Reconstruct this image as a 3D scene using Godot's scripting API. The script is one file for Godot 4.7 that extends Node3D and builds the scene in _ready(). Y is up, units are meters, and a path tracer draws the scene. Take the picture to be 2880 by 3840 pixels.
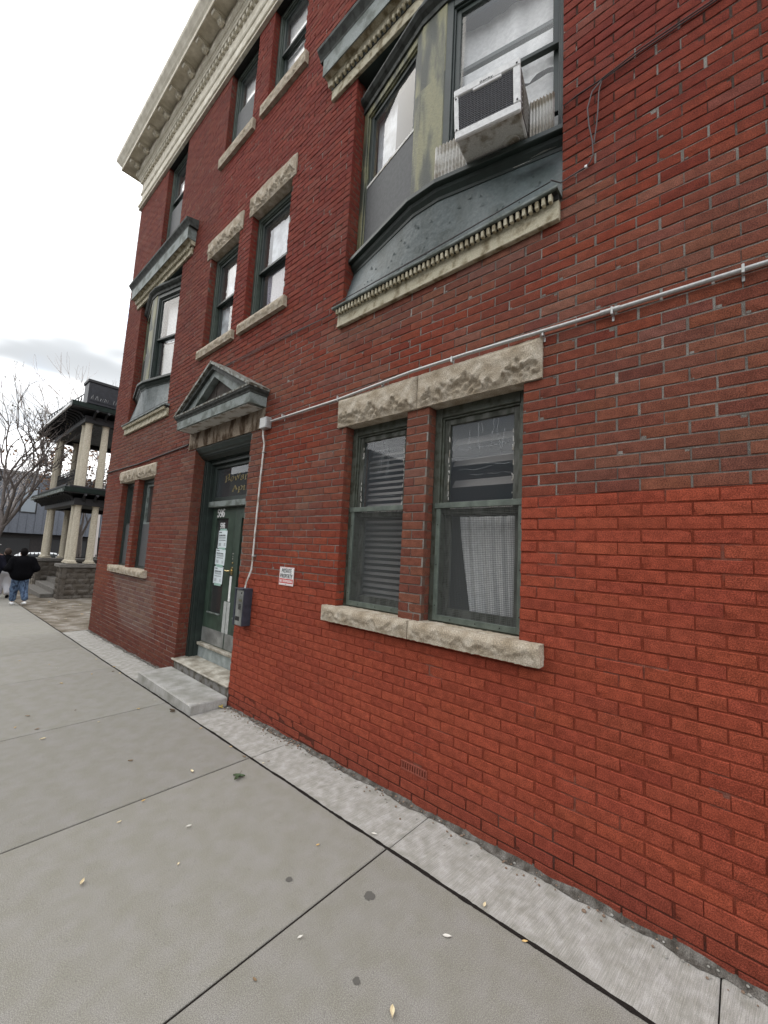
extends Node3D

# ---------------------------------------------------------------- mesh builder
class MB:
	var v := PackedVector3Array()
	var n := PackedVector3Array()
	var c := PackedColorArray()
	var uv := PackedVector2Array()
	var col := Color(1, 1, 1)
	var t := Transform3D()
	var colored := false

	func put(p: Vector3, nn: Vector3) -> void:
		v.append(t * p); n.append((t.basis * nn).normalized()); c.append(col)

	func tri(a: Vector3, b: Vector3, d: Vector3, outd := Vector3.ZERO) -> void:
		var nn := (b - a).cross(d - a)
		if nn.length_squared() < 1e-16:
			return
		nn = nn.normalized()
		if outd != Vector3.ZERO and nn.dot(outd) < 0.0:
			put(a, -nn); put(b, -nn); put(d, -nn)
		else:
			put(a, nn); put(d, nn); put(b, nn)

	func quad(a: Vector3, b: Vector3, d: Vector3, e: Vector3, outd := Vector3.ZERO) -> void:
		var nn := (d - a).cross(e - b)
		if nn.length_squared() < 1e-18:
			return
		nn = nn.normalized()
		if outd != Vector3.ZERO and nn.dot(outd) < 0.0:
			for p in [a, b, d, a, d, e]: put(p, -nn)
		else:
			for p in [a, d, b, a, e, d]: put(p, nn)

	func box(lo: Vector3, hi: Vector3, bev := 0.0) -> void:
		var m := (lo + hi) * 0.5
		var h := (hi - lo) * 0.5
		h = h.abs()
		var b: float = minf(bev, minf(h.x, minf(h.y, h.z)) * 0.8)
		for i in 3:
			var j := (i + 1) % 3
			var k := (i + 2) % 3
			for s in [-1.0, 1.0]:
				var q: Array[Vector3] = []
				for jk in [[-1, -1], [1, -1], [1, 1], [-1, 1]]:
					var p := Vector3.ZERO
					p[i] = s * h[i]; p[j] = jk[0] * (h[j] - b); p[k] = jk[1] * (h[k] - b)
					q.append(m + p)
				var o := Vector3.ZERO
				o[i] = s
				quad(q[0], q[1], q[2], q[3], o)
			if b > 0.0:
				for si in [-1.0, 1.0]:
					for sj in [-1.0, 1.0]:
						var q2: Array[Vector3] = []
						for w in [[0, -1.0], [1, -1.0], [1, 1.0], [0, 1.0]]:
							var p := Vector3.ZERO
							p[i] = si * (h[i] - (b if w[0] == 1 else 0.0)); p[j] = sj * (h[j] - (b if w[0] == 0 else 0.0)); p[k] = w[1] * (h[k] - b)
							q2.append(m + p)
						var o := Vector3.ZERO
						o[i] = si; o[j] = sj
						quad(q2[0], q2[1], q2[2], q2[3], o)
		if b > 0.0:
			for sx in [-1.0, 1.0]:
				for sy in [-1.0, 1.0]:
					for sz in [-1.0, 1.0]:
						var sg := Vector3(sx, sy, sz)
						tri(m + Vector3(sx * h.x, sy * (h.y - b), sz * (h.z - b)), m + Vector3(sx * (h.x - b), sy * h.y, sz * (h.z - b)), m + Vector3(sx * (h.x - b), sy * (h.y - b), sz * h.z), sg)

	# profile of (out, y) swept along a plan of (x, z); out is to the left of travel seen from above with z down
	func sweep(plan: PackedVector2Array, prof: PackedVector2Array, caps := true) -> void:
		var np := plan.size()
		var off: Array[Vector2] = []
		var nr: Array[Vector2] = []
		for i in np - 1:
			var d := (plan[i + 1] - plan[i]).normalized()
			nr.append(Vector2(d.y, -d.x))
		for i in np:
			var a := nr[maxi(i - 1, 0)]
			var b := nr[mini(i, np - 2)]
			off.append((a + b) / (1.0 + a.dot(b)))
		var at := func(i: int, j: int) -> Vector3:
			var q: Vector2 = plan[i] + off[i] * prof[j].x
			return Vector3(q.x, prof[j].y, q.y)
		for i in np - 1:
			for j in prof.size() - 1:
				quad(at.call(i, j), at.call(i, j + 1), at.call(i + 1, j + 1), at.call(i + 1, j))
		if caps:
			var ids := Geometry2D.triangulate_polygon(prof)
			for e in [0, np - 1]:
				var d2: Vector2 = (plan[1] - plan[0]) if e == 0 else (plan[np - 2] - plan[np - 1])
				var od := Vector3(-d2.x, 0, -d2.y)
				for k in range(0, ids.size(), 3):
					tri(at.call(e, ids[k]), at.call(e, ids[k + 1]), at.call(e, ids[k + 2]), od)

	func tube(pts: PackedVector3Array, r0: float, sides := 8, r1 := -1.0, capped := true) -> void:
		var e := r0 if r1 < 0.0 else r1
		var rings: Array = []
		var cnt := pts.size()
		var up := Vector3.UP
		for i in cnt:
			var d: Vector3 = (pts[mini(i + 1, cnt - 1)] - pts[maxi(i - 1, 0)]).normalized()
			var x := d.cross(up)
			if x.length() < 0.05: x = d.cross(Vector3(1, 0, 0.01))
			x = x.normalized()
			var y := x.cross(d).normalized()
			up = y
			var r := lerpf(r0, e, float(i) / maxf(1.0, cnt - 1))
			var ring: Array[Vector3] = []
			for s in sides:
				var a := TAU * s / sides
				ring.append(x * cos(a) + y * sin(a))
			rings.append([pts[i], r, ring])
		for i in cnt - 1:
			var A: Array = rings[i]
			var B: Array = rings[i + 1]
			for s in sides:
				var s2 := (s + 1) % sides
				var na: Vector3 = A[2][s]
				var nb: Vector3 = A[2][s2]
				var nc: Vector3 = B[2][s2]
				var nd: Vector3 = B[2][s]
				var a: Vector3 = A[0] + na * A[1]
				var b: Vector3 = A[0] + nb * A[1]
				var d: Vector3 = B[0] + nc * B[1]
				var f: Vector3 = B[0] + nd * B[1]
				put(a, na); put(b, nb); put(d, nc)
				put(a, na); put(d, nc); put(f, nd)
		if capped:
			for q in [[rings[0], -1.0], [rings[cnt - 1], 1.0]]:
				var R: Array = q[0]
				var dd: Vector3 = (pts[1] - pts[0]) if q[1] < 0.0 else (pts[cnt - 1] - pts[cnt - 2])
				for s in range(1, sides - 1):
					tri(R[0] + R[2][0] * R[1], R[0] + R[2][s] * R[1], R[0] + R[2][s + 1] * R[1], dd * q[1])

	func lathe(o: Vector3, prof: PackedVector2Array, seg := 16, smooth := true) -> void:
		for i in prof.size() - 1:
			var p := prof[i]
			var q := prof[i + 1]
			var sl := (q - p).normalized()
			for s in seg:
				var a0 := TAU * s / seg
				var a1 := TAU * (s + 1) / seg
				var d0 := Vector3(cos(a0), 0, sin(a0))
				var d1 := Vector3(cos(a1), 0, sin(a1))
				var A := o + d0 * p.x + Vector3(0, p.y, 0)
				var B := o + d1 * p.x + Vector3(0, p.y, 0)
				var D := o + d1 * q.x + Vector3(0, q.y, 0)
				var E := o + d0 * q.x + Vector3(0, q.y, 0)
				var n0 := (d0 * sl.y + Vector3(0, -sl.x, 0)).normalized()
				var n1 := (d1 * sl.y + Vector3(0, -sl.x, 0)).normalized()
				put(A, n0); put(B, n1); put(D, n1)
				put(A, n0); put(D, n1); put(E, n0)

	# a height field over u x v: f(i, j) gives points; smooth normals
	func grid(nu: int, nv: int, f: Callable, flip := false) -> void:
		var p: Array[Vector3] = []
		for j in nv + 1:
			for i in nu + 1:
				p.append(f.call(float(i) / nu, float(j) / nv))
		var w := nu + 1
		var nn: Array[Vector3] = []
		for j in nv + 1:
			for i in w:
				var du := p[j * w + mini(i + 1, nu)] - p[j * w + maxi(i - 1, 0)]
				var dv := p[mini(j + 1, nv) * w + i] - p[maxi(j - 1, 0) * w + i]
				var q := du.cross(dv).normalized()
				nn.append(-q if flip else q)
		for j in nv:
			for i in nu:
				var a := j * w + i
				var ids := [a, a + w + 1, a + 1, a, a + w, a + w + 1]
				if flip: ids = [a, a + 1, a + w + 1, a, a + w + 1, a + w]
				for k in ids: put(p[k], nn[k])

	func mesh() -> ArrayMesh:
		var m := ArrayMesh.new()
		if v.is_empty(): return m
		var a := []
		a.resize(Mesh.ARRAY_MAX)
		a[Mesh.ARRAY_VERTEX] = v
		a[Mesh.ARRAY_NORMAL] = n
		if colored: a[Mesh.ARRAY_COLOR] = c
		m.add_surface_from_arrays(Mesh.PRIMITIVE_TRIANGLES, a)
		return m

var names := {}
var rng := RandomNumberGenerator.new()
var M := {}
var GX := 0.018

func V(x: float, y: float, z: float) -> Vector3: return Vector3(x, y, z)
func pv(a: Array) -> PackedVector2Array:
	var o := PackedVector2Array()
	for i in range(0, a.size(), 2): o.append(Vector2(a[i], a[i + 1]))
	return o

func gy(x: float, z := 0.0) -> float:
	return -0.03 + GX * clampf(x, -60.0, 14.0) - 0.012 * clampf(z, -3.0, 4.0)

func nm(o: Node, called: String, parent: Node) -> void:
	var key := str(parent.get_instance_id()) + called
	var k: int = names.get(key, 0)
	names[key] = k + 1
	o.name = called if k == 0 else "%s_%03d" % [called, k]

func obj(called: String, m: MB, material: Material, parent: Node = self) -> MeshInstance3D:
	var o := MeshInstance3D.new()
	nm(o, called, parent)
	o.mesh = m.mesh()
	o.material_override = material
	parent.add_child(o, true)
	return o

func obm(called: String, mesh: Mesh, material: Material, parent: Node, t := Transform3D()) -> MeshInstance3D:
	var o := MeshInstance3D.new()
	nm(o, called, parent)
	o.mesh = mesh
	o.material_override = material
	o.transform = t
	parent.add_child(o, true)
	return o

func tag(o: Node, label: String, category: String, group := "") -> void:
	o.set_meta("label", label); o.set_meta("category", category)
	if group: o.set_meta("group", group)

func thing(called: String, label: String, category: String, at := Vector3.ZERO, turn := 0.0, group := "") -> Node3D:
	var o := Node3D.new()
	nm(o, called, self)
	add_child(o, true)
	o.position = at; o.rotation.y = turn
	tag(o, label, category, group)
	return o

func kind(o: Node, k: String) -> Node:
	o.set_meta("kind", k)
	return o

func lin(r: float, g: float, b: float, a := 1.0) -> Color:
	var q := Color(r, g, b).linear_to_srgb()
	q.a = a
	return q

# ---------------------------------------------------------------- textures
func noise(seed_: int, freq: float, oct := 4, type := FastNoiseLite.TYPE_SIMPLEX_SMOOTH) -> FastNoiseLite:
	var f := FastNoiseLite.new()
	f.seed = seed_; f.frequency = freq; f.fractal_octaves = oct; f.noise_type = type
	f.fractal_type = FastNoiseLite.FRACTAL_FBM if oct > 1 else FastNoiseLite.FRACTAL_NONE
	return f

func grey(seed_: int, freq: float, oct: int, size: int) -> PackedByteArray:
	var im := noise(seed_, freq, oct).get_seamless_image(size, size, false, false, 0.15, true)
	im.convert(Image.FORMAT_L8)
	return im.get_data()

func tex(img: Image) -> ImageTexture: return ImageTexture.create_from_image(img)

# multiplies a fine and a coarse noise between lo and 1, and tints the coarse lows towards tint
func surf(seed_: int, fine: float, coarse: float, lo_f: float, lo_c: float, tint := Color(1, 1, 1), size := 512) -> ImageTexture:
	var a := grey(seed_, fine, 3, size)
	var b := grey(seed_ + 7, coarse, 4, size)
	var d := PackedByteArray()
	d.resize(size * size * 3)
	for i in size * size:
		var f := lerpf(lo_f, 1.0, a[i] / 255.0)
		var k := b[i] / 255.0
		var g := f * lerpf(lo_c, 1.0, k) * 255.0
		d[i * 3] = int(g * lerpf(tint.r, 1.0, k))
		d[i * 3 + 1] = int(g * lerpf(tint.g, 1.0, k))
		d[i * 3 + 2] = int(g * lerpf(tint.b, 1.0, k))
	return tex(Image.create_from_data(size, size, false, Image.FORMAT_RGB8, d))

# two paints: where the noise passes the edge the second colour shows (peeled or stained paint)
func patchy(seed_: int, freq: float, edge: float, soft: float, ca: Color, cb: Color, stretch := 1, size := 512) -> ImageTexture:
	var a := grey(seed_, freq, 5, size)
	var b := grey(seed_ + 3, 0.09, 3, size)
	var d := PackedByteArray()
	d.resize(size * size * 3)
	for y in size:
		for x in size:
			var i := y * size + x
			var k := smoothstep(edge - soft, edge + soft, a[(y / stretch) * size + x] / 255.0)
			var f := lerpf(0.82, 1.0, b[i] / 255.0)
			d[i * 3] = int(clampf(lerpf(ca.r, cb.r, k) * f, 0, 1) * 255.0)
			d[i * 3 + 1] = int(clampf(lerpf(ca.g, cb.g, k) * f, 0, 1) * 255.0)
			d[i * 3 + 2] = int(clampf(lerpf(ca.b, cb.b, k) * f, 0, 1) * 255.0)
	return tex(Image.create_from_data(size, size, false, Image.FORMAT_RGB8, d))

# concrete: brush lines that run across the walk, grit, and broad tone
func broom(seed_: int, line: float, grit: float, broad: float, size := 1024) -> ImageTexture:
	var a := grey(seed_, 0.16, 2, size)
	var b := grey(seed_ + 1, 0.22, 2, size)
	var c := grey(seed_ + 2, 0.006, 4, size)
	var e := grey(seed_ + 3, 0.03, 3, size)
	var d := PackedByteArray()
	d.resize(size * size * 3)
	for y in size:
		for x in size:
			var i := y * size + x
			var l := lerpf(1.0 - line, 1.0, a[(y / 32) * size + (x + (y * 3) / 32) % size] / 255.0)
			var g := b[i] / 255.0
			var q := l * lerpf(1.0 - grit, 1.0, g) * lerpf(1.0 - broad, 1.0, c[i] / 255.0)
			if e[i] > 196: q *= 1.0 - 0.10 * smoothstep(196.0, 240.0, e[i])
			d[i * 3] = int(q * 255.0); d[i * 3 + 1] = int(q * 253.5); d[i * 3 + 2] = int(q * lerpf(244.0, 254.0, c[i] / 255.0))
	return tex(Image.create_from_data(size, size, false, Image.FORMAT_RGB8, d))

func bumps(seed_: int, freq: float, oct: int, strength: float, size := 512) -> ImageTexture:
	var im := noise(seed_, freq, oct).get_seamless_image(size, size, false, false, 0.15, true)
	im.convert(Image.FORMAT_RGBA8)
	im.bump_map_to_normal_map(strength)
	return tex(im)

func mat(c: Color, rough := 0.8, t: Texture2D = null, scale := 1.0, nmap: Texture2D = null, nscale := 1.0, vcol := false) -> StandardMaterial3D:
	var m := StandardMaterial3D.new()
	m.albedo_color = c; m.roughness = rough
	m.vertex_color_use_as_albedo = vcol
	if t or nmap:
		m.uv1_triplanar = true; m.uv1_world_triplanar = true
		m.uv1_scale = Vector3(scale, scale, scale)
		m.uv1_triplanar_sharpness = 4.0
	if t: m.albedo_texture = t
	if nmap:
		m.normal_enabled = true; m.normal_texture = nmap; m.normal_scale = nscale
	return m

func glass(a := 0.06, tint := Color(1, 1, 1)) -> StandardMaterial3D:
	var m := StandardMaterial3D.new()
	m.transparency = BaseMaterial3D.TRANSPARENCY_ALPHA
	m.albedo_color = Color(tint.r, tint.g, tint.b, a)
	m.roughness = 0.02; m.metallic_specular = 0.5
	return m

# ---------------------------------------------------------------- camera, sky, sun, exposure
const EXPOSURE := 1.88

func sky_image() -> Image:
	var w := 1024
	var h := 512
	var im := Image.create(w, h, false, Image.FORMAT_RGBF)
	var na := noise(11, 1.0, 5)
	var nb := noise(23, 1.0, 4)
	var nc := noise(31, 1.0, 3)
	for y in h:
		var el := PI * (0.5 - (y + 0.5) / h)
		var se := sin(el)
		for x in w:
			var az := TAU * ((x + 0.5) / w - 0.5)
			var d := Vector3(sin(az) * cos(el), se, -cos(az) * cos(el))
			# clouds lie on a sheet overhead: look the noise up where the sight line meets it
			var k := 1.0 / (maxf(se, 0.0) + 0.22)
			var p := Vector2(d.x, d.z) * k
			var cl := na.get_noise_2d(p.x * 0.9, p.y * 0.9) * 0.6 + nb.get_noise_2d(p.x * 2.2 + 5.0, p.y * 2.2) * 0.4
			var dark := smoothstep(0.0, 0.55, nc.get_noise_2d(p.x * 0.7 - 3.0, p.y * 1.3 + 1.4) + 0.12)
			var blue := smoothstep(0.06, 0.34, cl) * smoothstep(0.12, 0.5, se)
			var toward := maxf(0.0, d.dot(Vector3(-0.93, 0.33, 0.16).normalized()))
			var l := 1.36 + 0.5 * pow(toward, 6.0)
			# a lower, greyer bank of cloud all round, some way above the horizon
			var bank := exp(-pow((el - 0.345 - 0.05 * sin(az * 3.0 + 1.0)) / 0.115, 2.0)) * smoothstep(-0.26, 0.20, nb.get_noise_2d(az * 1.5 + 2.2, el * 7.0))
			dark = maxf(dark * 0.8, bank)
			l = l * (1.0 - 0.70 * dark * (1.0 - 0.35 * pow(toward, 10.0)))
			var c := Color(l * 1.0, l * 1.01, l * 1.015)
			c = c.lerp(Color(0.40, 0.62, 1.02), 0.72 * blue)
			c = c.lerp(Color(l * 0.95, l * 1.0, l * 1.05), 0.8 * dark)
			im.set_pixel(x, y, c)
	return im

func setup() -> void:
	var cam := Camera3D.new()
	cam.name = "camera"
	cam.transform = Transform3D(Basis(V(0.748968, 0.053183, -0.660468), V(0.030178, 0.993001, 0.114181), V(0.661918, -0.105450, 0.742122)), V(0.9409, 1.6905, 2.4755))
	cam.fov = 103.308
	cam.near = 0.05
	cam.far = 600.0
	add_child(cam)
	cam.current = true
	var e := Environment.new()
	e.background_mode = Environment.BG_SKY
	var sk := Sky.new()
	var sm := PanoramaSkyMaterial.new()
	sm.panorama = tex(sky_image())
	sk.sky_material = sm
	e.sky = sk
	e.tonemap_mode = Environment.TONE_MAPPER_LINEAR
	e.tonemap_exposure = EXPOSURE
	e.sdfgi_enabled = true; e.ssao_enabled = true; e.ssil_enabled = true
	var we := WorldEnvironment.new()
	we.name = "world_environment"
	we.environment = e
	add_child(we)
	var sun := DirectionalLight3D.new()
	sun.name = "sun"
	sun.light_energy = 0.2
	sun.light_color = Color(1.0, 0.96, 0.9)
	sun.light_angular_distance = 55.0
	sun.shadow_enabled = true
	add_child(sun)
	sun.look_at_from_position(V(-8, 11, 6.5), Vector3.ZERO)

func materials() -> void:
	var nb := bumps(3, 0.05, 4, 5.0)
	var nf := bumps(5, 0.16, 3, 3.0)
	M.grain = surf(1, 0.11, 0.012, 0.52, 0.84, Color(0.97, 0.96, 0.95))
	M.nf = nf
	M.brick = mat(Color.WHITE, 0.85, M.grain, 2.3, nf, 0.9, true)
	M.brick.metallic_specular = 0.27
	M.mortar = mat(Color.WHITE, 0.95, M.grain, 3.0, nf, 0.8, true)
	var st := surf(40, 0.11, 0.008, 0.66, 0.78, Color(0.95, 0.91, 0.85))
	M.stone = mat(lin(0.80, 0.715, 0.595), 0.92, st, 1.6, nf, 0.9)
	M.stone_grey = mat(lin(0.225, 0.205, 0.185), 0.92, st, 0.9, nb, 0.7)
	M.stone_brown = mat(lin(0.30, 0.245, 0.19), 0.95, patchy(44, 0.010, 0.40, 0.22, Color(0.55, 0.50, 0.46), Color(1, 1, 1), 2), 1.0, nb, 0.7)
	M.marble = mat(lin(0.72, 0.69, 0.61), 0.6, surf(47, 0.05, 0.008, 0.82, 0.62, Color(0.92, 0.88, 0.82)), 1.0, nf, 0.2)
	var paint := surf(50, 0.10, 0.010, 0.88, 0.72, Color(0.95, 0.97, 0.97))
	M.paint = paint
	M.green_dark = mat(lin(0.026, 0.040, 0.034), 0.5, paint, 1.2, nf, 0.12)
	M.green_door = mat(lin(0.055, 0.088, 0.064), 0.42, paint, 0.8, nf, 0.08)
	M.frame_grey = mat(lin(0.080, 0.090, 0.070), 0.6, patchy(60, 0.012, 0.36, 0.2, Color(0.70, 0.68, 0.60), Color(1, 1, 1), 1), 1.5, nf, 0.25)
	M.casing = mat(lin(0.075, 0.095, 0.075), 0.55, paint, 1.2, nf, 0.12)
	M.screen_frame = mat(lin(0.150, 0.180, 0.150), 0.5, paint, 1.5, nf, 0.12)
	M.sash_worn = mat(lin(0.125, 0.130, 0.115), 0.75, patchy(64, 0.010, 0.46, 0.3, Color(0.55, 0.56, 0.50), Color(1, 1, 1), 3), 2.0, nf, 0.4)
	M.post = mat(Color.WHITE, 0.6, patchy(68, 0.014, 0.44, 0.24, Color(0.20, 0.22, 0.18), Color(0.50, 0.49, 0.36), 5), 0.7, nf, 0.3)
	M.fascia = mat(lin(0.225, 0.255, 0.245), 0.7, patchy(72, 0.009, 0.40, 0.25, Color(0.66, 0.68, 0.64), Color(1, 1, 1), 1), 0.9, nf, 0.3)
	M.apron = mat(lin(0.105, 0.132, 0.134), 0.5, patchy(76, 0.010, 0.44, 0.3, Color(0.80, 0.82, 0.80), Color(1, 1, 1), 6), 0.7, bumps(77, 0.03, 5, 4.0), 0.35)
	M.cream = mat(lin(0.50, 0.455, 0.33), 0.7, patchy(80, 0.012, 0.36, 0.22, Color(0.66, 0.62, 0.54), Color(1, 1, 1), 1), 1.2, nf, 0.3)
	M.cornice = mat(lin(0.83, 0.785, 0.67), 0.7, surf(81, 0.10, 0.010, 0.90, 0.80, Color(0.96, 0.94, 0.9)), 0.9, nf, 0.2)
	M.crown_dark = mat(lin(0.050, 0.056, 0.050), 0.75, patchy(84, 0.012, 0.40, 0.2, Color(0.5, 0.5, 0.46), Color(1, 1, 1), 1), 1.4, nf, 0.5)
	M.roof_lead = mat(lin(0.28, 0.295, 0.27), 0.7, patchy(86, 0.014, 0.46, 0.2, Color(0.56, 0.50, 0.43), Color(1, 1, 1), 1), 1.6, nf, 0.5)
	M.black = mat(lin(0.010, 0.010, 0.011), 0.5)
	M.soot = mat(lin(0.022, 0.019, 0.017), 0.9, paint, 1.0)
	M.hair = mat(lin(0.006, 0.005, 0.005), 0.9); M.hair.metallic_specular = 0.15
	M.tymp = mat(lin(0.075, 0.058, 0.048), 0.9, paint, 1.3)
	M.zinc = mat(lin(0.52, 0.52, 0.51), 0.45, surf(90, 0.2, 0.05, 0.9, 0.85), 2.0); M.zinc.metallic = 0.5
	M.steel = M.zinc
	M.kick = mat(lin(0.44, 0.45, 0.43), 0.42, surf(92, 0.10, 0.008, 0.9, 0.6), 0.8); M.kick.metallic = 0.45
	M.pale_metal = mat(lin(0.52, 0.54, 0.52), 0.5, surf(93, 0.10, 0.02, 0.9, 0.8), 1.5)
	M.sill_blue = mat(lin(0.40, 0.44, 0.43), 0.6, paint, 1.0)
	M.brass = mat(lin(0.70, 0.55, 0.28), 0.25); M.brass.metallic = 1.0
	M.white = mat(lin(0.88, 0.88, 0.87), 0.5, surf(94, 0.1, 0.02, 0.95, 0.86), 2.0)
	M.white_dirty = mat(lin(0.68, 0.67, 0.635), 0.6, patchy(95, 0.009, 0.34, 0.25, Color(0.66, 0.62, 0.56), Color(1, 1, 1), 1), 1.5)
	M.paper = mat(lin(0.68, 0.75, 0.77), 0.8)
	M.tape = mat(lin(0.30, 0.46, 0.40), 0.6)
	M.ink = mat(lin(0.03, 0.032, 0.035), 0.7)
	M.ink_grey = mat(lin(0.20, 0.22, 0.23), 0.7)
	M.red = mat(lin(0.50, 0.03, 0.025), 0.5)
	M.gold = mat(lin(0.20, 0.155, 0.055), 0.5)
	M.curtain = mat(lin(0.84, 0.845, 0.84), 0.9, surf(96, 0.15, 0.02, 0.93, 0.88), 2.0); M.curtain.backlight = Color(0.35, 0.35, 0.35)
	M.sheer = mat(lin(0.70, 0.735, 0.76), 0.9, surf(99, 0.15, 0.008, 0.93, 0.7), 1.2); M.sheer.backlight = Color(0.3, 0.3, 0.3)
	M.lace = mat(lin(0.62, 0.62, 0.68), 0.9, patchy(98, 0.06, 0.50, 0.06, Color(0.28, 0.27, 0.36), Color(1, 1, 1), 1), 2.4)
	M.blind = mat(lin(0.17, 0.16, 0.15), 0.6)
	M.interior = mat(lin(0.13, 0.125, 0.115), 0.9)
	M.wire = mat(lin(0.085, 0.09, 0.085), 0.6)
	M.drips = StandardMaterial3D.new(); M.drips.transparency = BaseMaterial3D.TRANSPARENCY_ALPHA; M.drips.albedo_color = Color(0.75, 0.77, 0.78, 0.30); M.drips.roughness = 0.9
	M.glass = glass(0.03)
	M.glass_dusty = glass(0.08, Color(0.70, 0.74, 0.77))
	M.fly_screen = mat(lin(0.10, 0.105, 0.108), 0.7, surf(97, 0.2, 0.02, 0.85, 0.8), 2.0)
	M.intercom = mat(lin(0.046, 0.052, 0.075), 0.5, paint, 2.0)
	M.cable = mat(lin(0.018, 0.016, 0.016), 0.6)
	M.concrete = mat(lin(0.47, 0.456, 0.424), 0.93, broom(100, 0.05, 0.42, 0.06), 0.9, bumps(101, 0.20, 2, 1.6), 0.3)
	M.apron_slab = mat(lin(0.78, 0.768, 0.735), 0.93, broom(104, 0.22, 0.30, 0.20), 1.3, bumps(105, 0.16, 3, 2.0), 0.3)
	M.step = mat(lin(0.63, 0.625, 0.60), 0.92, broom(106, 0.12, 0.28, 0.24, 512), 1.2, nf, 0.3)
	M.step_riser = mat(lin(0.24, 0.232, 0.22), 0.92, patchy(107, 0.010, 0.42, 0.25, Color(0.7, 0.67, 0.62), Color(1, 1, 1), 1), 1.2, nf, 0.35)
	M.lane = mat(lin(0.43, 0.40, 0.36), 0.95, surf(109, 0.12, 0.007, 0.70, 0.62, Color(0.92, 0.86, 0.77)), 0.5, nf, 0.2)
	M.tar = mat(lin(0.052, 0.044, 0.040), 0.95, surf(110, 0.2, 0.05, 0.5, 0.7), 3.0, nb, 1.0)
	M.dirt = mat(lin(0.34, 0.325, 0.30), 1.0, surf(111, 0.14, 0.015, 0.55, 0.5, Color(0.92, 0.88, 0.84)), 1.8, nf, 0.8)
	M.asphalt = mat(lin(0.055, 0.055, 0.056), 0.95, surf(112, 0.25, 0.02, 0.6, 0.8), 1.0, nf, 0.6)
	for k in ["mortar", "stone", "stone_grey", "concrete", "apron_slab", "step", "step_riser", "lane", "tar", "dirt", "curtain", "lace", "sheer", "stone_brown"]: M[k].metallic_specular = 0.2

# ---------------------------------------------------------------- the brick building
const CO := 0.069
const BL := 0.2168
const Y0 := 2.10
const XL := -9.36
const XR := 3.2
const TOP := 9.40
# openings: x0, x1, y0, y1
const HOLES := [
	[-0.855, -0.105, 1.22, 2.857], [-1.79, -1.07, 1.22, 2.857],
	[-8.25, -7.54, 1.225, 2.83], [-7.33, -6.54, 1.225, 2.83],
	[-5.02, -3.49, -0.35, 3.09],
	[-1.97, 0.13, 4.05, 6.70], [-8.42, -6.35, 3.99, 6.62],
	[-5.18, -4.31, 4.63, 6.17], [-3.97, -3.06, 4.63, 6.22],
	[-7.70, -6.75, 7.62, 9.405], [-5.10, -4.27, 7.85, 9.405], [-3.87, -3.05, 7.87, 9.405]]
# stones let into the wall, where there are no bricks either
const STONES := [
	[-1.897, -0.968, 2.857, 3.13], [-0.964, 0.02, 2.857, 3.13], [-1.90, -0.93, 1.09, 1.22], [-0.922, 0.045, 1.09, 1.22],
	[-8.37, -7.455, 2.83, 3.06], [-7.45, -6.50, 2.83, 3.06], [-8.36, -6.40, 1.105, 1.225],
	[-5.245, -3.21, 3.09, 3.40],
	[-5.29, -4.22, 6.17, 6.45], [-4.04, -2.98, 6.22, 6.50], [-5.25, -4.18, 4.50, 4.63], [-4.03, -2.96, 4.50, 4.63],
	[-5.18, -4.15, 7.68, 7.85], [-3.965, -2.93, 7.70, 7.87], [-0.975, -0.74, 0.160, 0.226]]

var nz1: FastNoiseLite
var nz2: FastNoiseLite
var nz3: FastNoiseLite

func edge(x: float, a: float, b: float, s: float) -> float:
	return smoothstep(a - s, a + s, x) * (1.0 - smoothstep(b - s, b + s, x))

func paint_line(x: float) -> float:
	if x > -0.10: return 2.10
	if x > -1.08: return 1.09
	if x > -1.79: return 1.09
	if x > -5.02: return 1.37
	return -5.0

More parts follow.
